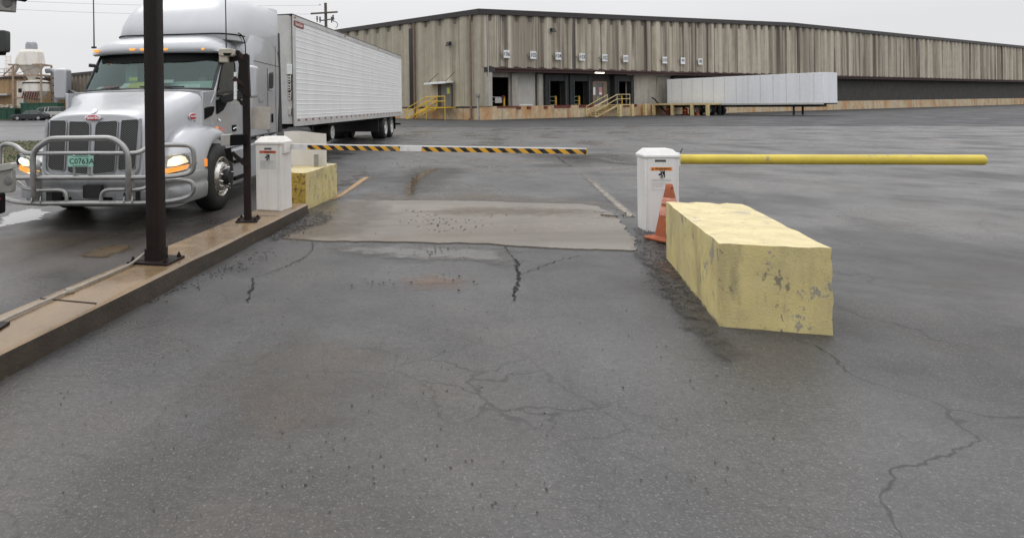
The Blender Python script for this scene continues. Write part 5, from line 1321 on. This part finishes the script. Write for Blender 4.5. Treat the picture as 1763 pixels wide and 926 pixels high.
# side door bay on the left face
MB().box(-.30,-.24,3.85,6.2,1.28,3.62).build('side_door_frame', M['darkwall'], wh)
sd = MB().box(-.34,-.30,3.95,5.55,1.28,3.55).build('side_door', M['doorgrey'], wh)
MB().box(-.36,-.342,4.2,4.6,2.6,3.2).build('lime_sign', M['limegreen'], sd, smooth=0)
aw = MB().loft([[(-.25,3.7,3.70),(-.25,7.25,3.70),(-.25,7.25,3.86),(-.25,3.7,3.86)], [(-1.3,3.7,3.60),(-1.3,7.25,3.60),(-1.3,7.25,3.76),(-1.3,3.7,3.76)]]).build('door_awning', M['poster'], wh)
for y in (3.9,6.6): MB().tube([(-1.2,y,3.74),(-.2,y-.4,4.75)], .03, 5).build('awning_stay', M['under'], aw)
for z0, z1 in ((2.4,2.85),(1.72,2.3)):
    pn = MB().box(-.31,-.28,6.35,7.2,z0,z1+.3*(z0 > 2)).build('side_notice', M['poster'], wh, smooth=0)
    MB().box(-.316,-.309,6.45,7.1,z0+.1,z0+.14).box(-.316,-.309,6.45,7.0,z0+.2,z0+.24).build('notice_text', M['greyprint'], pn, smooth=0)
MB().box(-.32,-.24,6.2,7.45,1.3,3.65).build('porch_wall', M['concrete2'], wh)
# downpipes and conduits
for y, m_, r_ in ((10.25,M['pipe'],.13),(.93,M['pipe'],.11)):
    MB().tube([(-.36,y,roofL(y)-.1),(-.36,y,.15),(-.6,y,.08)], r_, 8).build('downpipe', m_, wh)
MB().box(-.29,-.25,10.6,11.3,1.3,roofL(10)-.6).build('dark_wall_strip', M['coping'], wh, smooth=0)  # narrow dark strip beside the downpipe
MB().tube([(-.22,.12,2.3),(-.22,.12,.05)], .08, 8).build('conduit', M['paleconduit'], wh)
MB().box(-.36,-.16,-.1,.35,2.2,2.5).build('junction_box', M['greybox'], wh, bevel=.02)
MB().tube([(.78,-.26,4.2),(.78,-.26,10.0)], .05, 6).build('conduit', M['paleconduit'], wh)

# numbered dock signs
for tx, s_ in ((3.05,'106'),(6.55,'105'),(10.05,'104'),(13.55,'103'),(17.05,'102'),(20.45,'101'),(27.3,'100'),(30.7,'99'),(34.1,'98')):
    p = wpt(tx, -.36, 6.3)
    t = thing('dock_sign', 'white dock number sign reading %s on the warehouse front' % s_, 'dock sign', p, R(90)-AR, 'numbered dock signs')
    MB().box(-.40,.40,-.02,.02,-.38,.38).build('panel', M['poster'], t)
    MB().text(s_, .58, T(0,-.024,-.01), .003, bold=.007, spacing=.92).build('number', M['signblack'], t, smooth=0)
    MB().tube([(-.30,.0,.0),(-.75,.02,-.02),(-.75,.3,-.02)], .03, 5).build('bracket', M['greybox'], t)
    MB().box(-.80,-.70,.05,.22,-.07,.05).build('lamp', M['doorgrey'], t, bevel=.03)
for (x, y, z, nm) in ((None,None,None,0),(None,None,None,1)):
    if nm == 0:
        k, z = onplane(779,75,CB.xy,LD); p = wpt(-.45,k,z); lab = 'black floodlight high on the left side wall of the warehouse'; rz = R(90)-AR-R(90)
    else:
        k, z = onplane(946,52,CB.xy,RD); p = wpt(k,-.4,z); lab = 'black floodlight high on the warehouse front above sign 104'; rz = R(90)-AR
    t = thing('floodlight', lab, 'floodlight', p, rz, 'wall floodlights')
    MB().loft([[(-.25,-.3,-.28),(.25,-.3,-.28),(.25,-.12,.18),(-.25,-.12,.18)], [(-.2,.1,-.15),(.2,.1,-.15),(.2,.1,.2),(-.2,.1,.2)]]).build('housing', M['black'], t, bevel=.02)
    MB().tube([(0,.05,.0),(0,.42,.1)], .05, 6).build('arm', M['black'], t)

# stairs
def stairs(name, label, origin, rz, rise, plat_l, plat_w, m_, n=7, run=.29, rails=1.05):
    # local: steps climb towards +x, platform from x=n*run on, y = depth
    t = thing(name, label, 'stairs', origin, rz, 'steel dock stairs')
    L_ = n*run
    pf = MB().box(L_,L_+plat_l,0,plat_w,rise-.10,rise).build('platform', m_, t)
    st_ = MB()
    for i in range(n-1): st_.box(i*run,i*run+.30,.05,plat_w-.05,rise*(i+1)/n-.05,rise*(i+1)/n)
    st_.build('tread', m_, t)
    for y in (.0, plat_w-.05):
        MB().loft([[(0,y,0),(.30,y,0),(.30,y+.05,0),(0,y+.05,0)], [(L_-.05,y,rise-.28),(L_+.02,y,rise-.22),(L_+.02,y+.05,rise-.22),(L_-.05,y+.05,rise-.28)][:0] or [(L_,y,rise-.24),(L_,y,rise),(L_,y+.05,rise),(L_,y+.05,rise-.24)]]).build('stringer', m_, t, smooth=0)
        b = MB()
        for h in (rails, rails*.55):
            b.tube([(.12,y+.02,h+.06),(L_,y+.02,rise+h)], .042, 6)
            if y == 0: b.tube([(L_,y+.02,rise+h),(L_+plat_l,y+.02,rise+h)], .042, 6)
        b.tube([(.12,y+.02,0),(.12,y+.02,rails+.06)], .042, 6); b.tube([(L_,y+.02,0 if y == 0 else rise),(L_,y+.02,rise+rails)], .036, 6)
        if y == 0: b.tube([(L_+plat_l-.03,.02,0),(L_+plat_l-.03,.02,rise+rails)], .036, 6)
        b.build('handrail', m_, t)
    return t
# left face stairs climb towards the corner (local -y of the warehouse)
a_ = R(90)-AR
stairs('stairs', 'bright yellow steel stairs up to the side door on the left warehouse wall', wpt(-1.75,9.95,0), a_-R(90), 1.27, 3.1, 1.35, M['yellowrail'], n=8, run=.46)
stairs('stairs', 'faded cream steel stairs up to the grey dock door below the lit lamp', wpt(14.2,-1.35,0), a_, 1.30, 2.1, 1.25, M['creamrail'], n=7, run=.50)
for x in (17.85,19.85):
    o = MB().box(-.16,.16,-.16,.16,0,1.3).build('concrete_post', M['creamrail'], None, bevel=.02, loc=wpt(x,-1.5,0), rz=a_)
    tag(o, ['cream square post under the platform, left one beside the dock stairs','cream square post under the platform, right one of the dock stairs pair'][int(x > 19)], 'post', 'square posts along the dock')
for i, x in enumerate((22.6,)):
    o = MB().box(-.16,.16,-.16,.16,0,1.3).build('concrete_post', M['creamrail'], None, bevel=.02, loc=wpt(x+.9,-.45,0), rz=a_)
    tag(o, 'cream square post below the pale wall panel right of dock 101', 'post', 'square posts along the dock')
o = MB().tube([tuple(wpt(25.0,-.3,2.0)), tuple(wpt(25.4,-.35,1.8)), tuple(wpt(25.9,-.8,.9)), tuple(wpt(26.6,-1.2,.02))], .07, 6).build('hose', M['gap'])
tag(o, 'black hose running down from the pale wall panel to the ground', 'hose')

# pier beside the parked trailer
t = thing('dock_pier', 'raised cream edged loading pier on square posts beside the parked pale trailer', 'loading pier', wpt(25.2,-.1,0), a_)
MB().box(-.1,2.3,-6.6,.0,1.12,1.32).build('deck', M['creamrail'], t, bevel=.01)
MB().box(.2,2.2,-6.3,.0,1.02,1.12).build('deck_underside', M['under'], t)
for y in (-.25,-2.5,-4.75,-6.45):
    MB().box(-.12,.14,y-.15,y+.15,-.1,1.12).build('post', M['creamrail'], t, bevel=.015)
for y in (-2.5,-6.45): MB().box(2.0,2.2,y-.12,y+.12,-.1,1.12).build('post', M['under'], t, bevel=.015)
for i, (dx, dy, h) in enumerate(((.9,-1.4,1.0),(.8,-3.5,.8),(.9,-4.1,1.05))):
    p = wpt(25.2+dx, -.1+dy, 0)
    t = thing('traffic_barrel', ['red barrel under the pier, leftmost of three','short red barrel under the middle of the pier','tall red barrel under the middle of the pier beside the short one'][i], 'barrel', p, 0, 'red barrels under the loading pier')
    MB().lathe([(0,h),(.18,h),(.20,h-.08),(.23,.15),(.23,0),(0,0)], 18).build('body', mat('dull_red_plastic', (.20,.022,.018), .6, var=.25), t)
    MB().lathe([(.215,h*.62),(.225,h*.62),(.228,h*.72),(.216,h*.72)], 18).build('band', M['orangeband'], t)
p = wpt(26.0,-5.0,0)
t = cone('traffic_cone', 'small orange traffic cone under the loading pier near the trailer wheel', p, .75, mat('orange_cone_far', (.50,.12,.05), .6, var=.2), M['paper'], None, False)

# parked trailer at the dock
tp = thing('parked_trailer', 'pale grey box trailer backed up to the warehouse dock beside the pier', 'trailer', wpt(29.25,-.15,0), a_)
MB().box(-1.3,1.3,-15.8,0,1.2,4.1).build('box_body', M['trailer2'], tp, bevel=.02)
rb = MB()
y = -.6
while y > -15.6: rb.box(-1.306,-1.298,y-.02,y+.02,1.3,4.0); y -= 1.2
rb.build('panel_seam', M['railalu'], tp, smooth=0)
for s_ in (-1,1): MB().box(s_*1.31-.012,s_*1.31+.012,-15.8,-.02,1.08,1.26).build('bottom_rail', M['railalu'], tp)
MB().box(-.6,.6,-15.2,-.2,.85,1.15).build('frame_rail', M['under'], tp)
for s_ in (-1,1):
    for y_ in (-3.55,-4.85): wheel('wheel', tp, s_*1.27, y_, s_, 0, False, w_=.6, m_=M['rimwhite'])
    MB().box(s_*.85-.07,s_*.85+.07,-13.1,-12.96,.05,1.1).build('landing_gear', M['under'], tp)

# ------------------------------------------------------------------ utility pole and wires
Yu = 56
t = thing('utility_pole', 'wooden utility pole with cross arm rising behind the white trailer', 'utility pole', (-1.95,Yu,0))
MB().tube([(.15,0,-.2),(.05,0,6),(0,0,10.75)], [.17,.15,.13], 10).build('pole', M['wood'], t)
def upx(x, y): return at(x, y, Yu)-t.location
MB().bar(upx(535,24)-Vector((0,.2,0)), upx(581.5,21)-Vector((0,.2,0)), .13,.14).build('cross_arm', M['wood'], t)
MB().bar(upx(550,36)-Vector((0,.15,0)), upx(576,32.5)-Vector((0,.15,0)), .10,.10).build('lower_arm', M['insul'], t)
for x, y in ((546,33),(551,34),(571,34),(573.5,31)):
    p = upx(x, y); MB().lathe([(0,.3),(.09,.26),(.06,.12),(.10,.06),(.05,-.1),(.05,-.25),(0,-.25)], 8, Matrix.Translation(p)).build('insulator', M['insul'], t)
for x, y in ((551,9),(536,24)):
    p = upx(x, y); MB().lathe([(0,.12),(.06,.1),(.04,0),(0,0)], 8, Matrix.Translation(p)).build('insulator', M['insul'], t)
MB().tube(smoothpath([upx(573,36), upx(580,38), upx(582,44), upx(578,48)]), .03, 5).build('jumper_wire', M['wire'], t)
for i, (a, b, sag) in enumerate([((551,9),(-900,-420),1.5), ((536,24),(-900,-340),1.5)]):
    pa = at(a[0], a[1], Yu); pb = at(220+i*60, -6, 46+0*i)
    pb = at(200, -3 if i == 0 else 12, 50); 
    ext = pa+(pb-pa)*2.2
    pts = [pa.lerp(ext, k/20)+Vector((0,0,-.5*math.sin(math.pi*min(1,k/20)))) for k in range(21)]
    o = MB().tube(pts, .009, 4).build('power_line', mat('grey_wire', (.22,.22,.23), .6))
    tag(o, ['upper thin power line running left from the utility pole','lower thin power line running left from the utility pole'][i], 'power line', 'power lines from the utility pole')

# ------------------------------------------------------------------ far left yard
def ribsheet(p0, p1, h0, h1, pitch, d, name, m_, par=None):
    p0, p1 = Vector(p0), Vector(p1); L_ = (p1-p0).length; e = (p1-p0)/L_; n = Vector((e.y,-e.x))
    lo, hi = [], []
    x = 0
    while x < L_:
        for dx, o in ((0,0),(.3,0),(.4,1),(.75,1),(.85,0)):
            q = p0+e*min(L_, x+dx*pitch)+n*(o*d); hh = h0+(h1-h0)*min(1,(x+dx*pitch)/L_)
            lo.append((q.x,q.y,0)); hi.append((q.x,q.y,hh))
        x += pitch
    return MB().grid([lo, hi]).build(name, m_, par, smooth=0)
t = thing('metal_shed', 'tan ribbed metal building beside the white dust silo', 'building', (0,0,0))
ribsheet((-75,99.5),(-49.6,97),6.55,6.45,.9,.08,'wall',M['shed'],t)
ribsheet((-49.6,97),(-49.0,125),6.45,6.45,.9,.08,'side_wall',M['shed'],t)
MB().loft([[(-75.2,99.2,6.45),(-75.2,125,6.45),(-75.2,125,6.75),(-75.2,99.2,6.75)], [(-49.2,96.7,6.35),(-49,125,6.35),(-49,125,6.62),(-49.2,96.7,6.62)]]).build('roof', M['coping'], t, smooth=0)
MB().box(-62,-54.3,98.0,98.3,.2,3.5).build('door', M['poster'], t)
MB().box(-62,-52.6,96.2,98.4,3.75,4.05).build('awning', M['railalu'], t)
t = thing('long_warehouse', 'long brown ribbed warehouse wall behind the truck cab, beside the duct', 'building', (0,0,0))
ribsheet((-57.0,118),(-9,73.5),7.55,7.45,1.55,.22,'wall',M['siding'],t)
MB().loft([[(-57.3,117.8,7.35),(-57,126,7.35),(-57,126,7.85),(-57.3,117.8,7.85)], [(-8.8,73.2,7.25),(-2,80,7.25),(-2,80,7.75),(-8.8,73.2,7.75)]]).build('roof_edge', M['coping'], t, smooth=0)
MB().add([(-57,118.3,0),(-9,73.9,0),(-9,73.9,7.4),(-57,118.3,7.5)], [(0,1,2,3)]).build('wall_core', M['darkwall'], t, smooth=0)

# dust silo
Ys = 92
t = thing('dust_silo', 'white dust collector silo with grey dome, rusty frame and caged ladder', 'silo', (-46.6,Ys,0))
P = lambda x, y: at(x, y, Ys)-t.location
zz = lambda y: P(52,y).z
MB().lathe([(0,zz(70.5)),(.35,zz(70.9)),(.68,zz(73)),(.82,zz(76.5)),(.84,zz(86))], 20, Matrix.Translation((0,0,0))).build('dome', M['duct'], t)
MB().lathe([(0,zz(85.5)),(1.30,zz(85.5)),(1.62,zz(90)),(1.95,zz(112.5)),(1.70,zz(114)),(.42,zz(137)),(.42,zz(141)),(0,zz(141))], 16, Matrix.Translation((-.05,0,0))).build('filter_housing', M['silo'], t, smooth=20)
MB().lathe([(0,zz(136)),(1.4,zz(138.5)),(1.78,zz(141)),(1.82,zz(157)),(.75,zz(172)),(0,zz(173))], 12, Matrix.Translation((.65,0,0))).build('hopper', M['silo'], t, smooth=20)
MB().lathe([(1.2,zz(144)),(1.85,zz(141.6)),(1.86,zz(143.5)),(1.2,zz(147))], 12, Matrix.Translation((.65,0,0))).build('hopper_band', M['under'], t, smooth=20)
MB().box(-1.95,-.95,-.6,.6,.3,zz(139)).build('control_cabinet', M['silo'], t, bevel=.03)
MB().box(-1.7,-1.2,-.62,-.58,zz(159),zz(152)).build('cabinet_vent', M['under'], t)
fr = MB()
for x in (-1.9,2.15):
    for y in (-1.6,1.6): fr.bar((x,y,0),(x,y,zz(112)),.22,.22)
for z in (zz(112),zz(130),zz(168)):
    for y in (-1.6,1.6): fr.bar((-2.6 if z > 6 else -1.9,y,z),(2.2,y,z),.16,.2)
    for x in (-1.9,2.15): fr.bar((x,-1.6,z),(x,1.6,z),.16,.2)
fr.bar((-1.9,-1.62,zz(130)),(2.1,-1.62,zz(113)),.08,.08); fr.bar((-3.6,-1.2,zz(130)),(-1.9,-1.2,zz(112)),.14,.14)
fr.build('steel_frame', M['siloframe'], t, smooth=0)
gr_ = MB()
for k in range(7):
    a = .2*k; gr_.bar((-.6+k*.35,-1.75,zz(169)-.05*k),(-.3+k*.35,-1.75,zz(158)),.16,.1)
gr_.build('stained_grating', M['redlip'], t, smooth=0)
pf = MB().box(-4.0,-1.9,-1.4,1.2,zz(131.5),zz(130)).build('platform', M['siloframe'], t)
rl = MB()
for x in (-4.0,-3.3,-2.6): rl.tube([(x,-1.4,zz(131)),(x,-1.4,zz(119))], .05, 5)
for y in (119,125): rl.tube([(-4.0,-1.4,zz(y)),(-2.0,-1.4,zz(y))], .05, 5)
rl.build('railing', M['siloframe'], pf)
ld = MB()
for x in (-3.45,-2.75): ld.tube([(x,-.6,zz(132)),(x,-.6,zz(95))], .04, 5)
for k in range(12): ld.tube([(-3.45,-.6,zz(131-k*3)),(-2.75,-.6,zz(131-k*3))], .03, 4)
for k in range(5): ld.tube([(-3.1+.5*math.cos(a_2*.3927),-.6-.5*math.sin(a_2*.3927)*1.2,zz(122-k*6)) for a_2 in range(0,9)], .03, 4)
ld.build('caged_ladder', M['silo'], t)
MB().tube(smoothpath([(-1.2,.4,zz(90)),(-2.0,.4,zz(95)),(-2.3,.4,zz(110)),(-3.2,.4,zz(128))]), .42, 10).build('inlet_pipe', M['silo'], t)
MB().tube(smoothpath([(1.8,.6,zz(122)),(2.7,.6,zz(121)),(3.05,.6,zz(124)),(3.15,.6,zz(130)),(3.15,.6,0)]), .36, 12).build('duct_pipe', M['duct'], t)
rb = MB()
for y in (135,147,160): rb.lathe([(.37,-.06),(.41,-.06),(.41,.06),(.37,.06)], 12, Matrix.Translation((3.15,.6,zz(y))))
rb.build('duct_flange', M['under'], t)

def dumpster(label, x, y, sx_, sy_, h, heap):
    t = thing('dumpster', label, 'dumpster', (x,y,0), 0, 'green dumpsters')
    MB().loft([[(-sx_,-sy_,.15),(sx_,-sy_,.15),(sx_,sy_,.15),(-sx_,sy_,.15)], [(-sx_*1.03,-sy_*1.05,h),(sx_*1.03,-sy_*1.05,h),(sx_*1.03,sy_*1.05,h),(-sx_*1.03,sy_*1.05,h)]]).build('bin', M['green'], t, bevel=.03)
    rb = MB()
    for k in range(7): xx = -sx_+.1+k*(2*sx_-.2)/6; rb.box(xx-.06,xx+.06,-sy_*1.05-.05,-sy_+.02,.2,h-.1)
    rb.box(-sx_*1.05,sx_*1.05,-sy_*1.05-.07,-sy_*1.05+.02,h-.12,h+.03)
    rb.build('rib', M['green'], t, smooth=0)
    return t
t = dumpster('open green dumpster heaped with pale waste by the tan shed', -51.0, 90.5, 3.2, 1.2, 1.75, True)
hp = MB()
for k in range(40):
    hp.box(-.35,.35,-.2,.2,-.05,.05, Matrix.Translation((random.uniform(-2.8,2.8),random.uniform(-.9,.9),1.78+random.uniform(0,.35))) @ Euler((random.uniform(-.6,.6),random.uniform(-.6,.6),random.uniform(0,3))).to_matrix().to_4x4())
o = hp.build('waste_heap', M['beige'], None, smooth=0, loc=t.location); tag(o, 'pale heap of waste boards piled in the open green dumpster', 'waste')
MB().box(.2,1.2,-1.36,-1.34,.9,1.5).build('placard', M['poster'], t)
dumpster('green dumpster standing under the silo behind the white pickup', -44.3, 93.6-3.2, 2.6, 1.0, 2.45, False)

# cars
def car(name, label, cat, x, y, rz, prof_, roof_, Lc, W_, m_, wr, gl):
    t = thing(name, label, cat, (x,y,0), rz)
    # local: x along the car, y across
    ring = lambda k, ins: [(px, k*(W_-ins*(pz > .9)), pz) for px, pz in prof_]
    MB().loft([ring(-1,.0), ring(-.55,0), ring(.55,0), ring(1,.0)]).build('body', m_, t, bevel=.05, seg=3)
    rr = lambda k, s_: [(px, k*W_*(.94 if pz < 1.0 else .74), pz) for px, pz in roof_]
    gh = MB().loft([rr(-1,0), rr(1,0)]).build('glasshouse', M['carglass'], t, smooth=20, bevel=.03)
    rp = [(px, pz+.012) for px, pz in roof_ if pz > roof_[1][1]-.08]
    MB().loft([[(px, k*W_*.73, pz) for px, pz in rp]+[(px, k*W_*.73, pz-.05) for px, pz in reversed(rp)] for k in (-1,1)]).build('roof', m_, t, bevel=.02)
    for a, b in gl:
        for k in (-1,1): MB().bar((a[0],k*W_*.95,a[1]),(b[0],k*W_*.75,b[1]),.07,.06).build('pillar', m_, t, smooth=0)
    for px in (-Lc*.31, Lc*.31):
        for k in (-1,1):
            mm = Matrix.Translation((px,k*W_,wr)) @ Matrix.Rotation(R(90)*-k,4,'X')
            w_ = MB().lathe([(0,.0),(wr*.62,.0),(wr*.68,.015),(wr*.95,.01),(wr,-.03),(wr,-.2),(0,-.2)], 20, mm).build('wheel', M['tyre'], t)
            MB().lathe([(0,.03),(wr*.3,.03),(wr*.58,.02),(wr*.62,.012)], 20, mm).build('rim', M['rimgrey'], w_)
    return t
sed = [(-2.25,.35),(-2.28,.62),(-2.1,.78),(-1.2,.90),(-.2,.95),(1.2,.97),(2.0,.95),(2.25,.85),(2.28,.5),(2.2,.3),(1.8,.24),(-1.8,.24)]
t = car('sedan', 'dark sedan parked side on before the green dumpsters', 'car', -43.9, 86.2, R(3), sed, [(-1.05,.90),(-.45,1.38),(.55,1.42),(1.05,1.35),(1.75,.96)], 4.5, .88, M['carblack'], .33, [((-1.0,.92),(-.45,1.38)),((.1,.95),(.1,1.40)),((1.7,.96),(1.05,1.35))])
MB().box(-2.30,-2.20,-.7,-.4,.58,.70).build('headlight', M['reflector'], t)
pk = [(-2.7,.5),(-2.72,.9),(-2.5,1.08),(-1.2,1.15),(.2,1.18),(2.6,1.18),(2.7,1.1),(2.7,.5),(2.4,.38),(-2.4,.38)]
t = car('pickup', 'white pickup truck with a dark canopy parked behind the sedan', 'pickup', -43.2, 88.9, R(2), pk, [(-1.2,1.14),(-.55,1.78),(.6,1.84),(2.4,1.82),(2.6,1.18)], 5.4, .95, M['pickupw'], .38, [((-1.15,1.15),(-.5,1.78)),((.3,1.15),(.35,1.82)),((.75,1.15),(.8,1.82))])
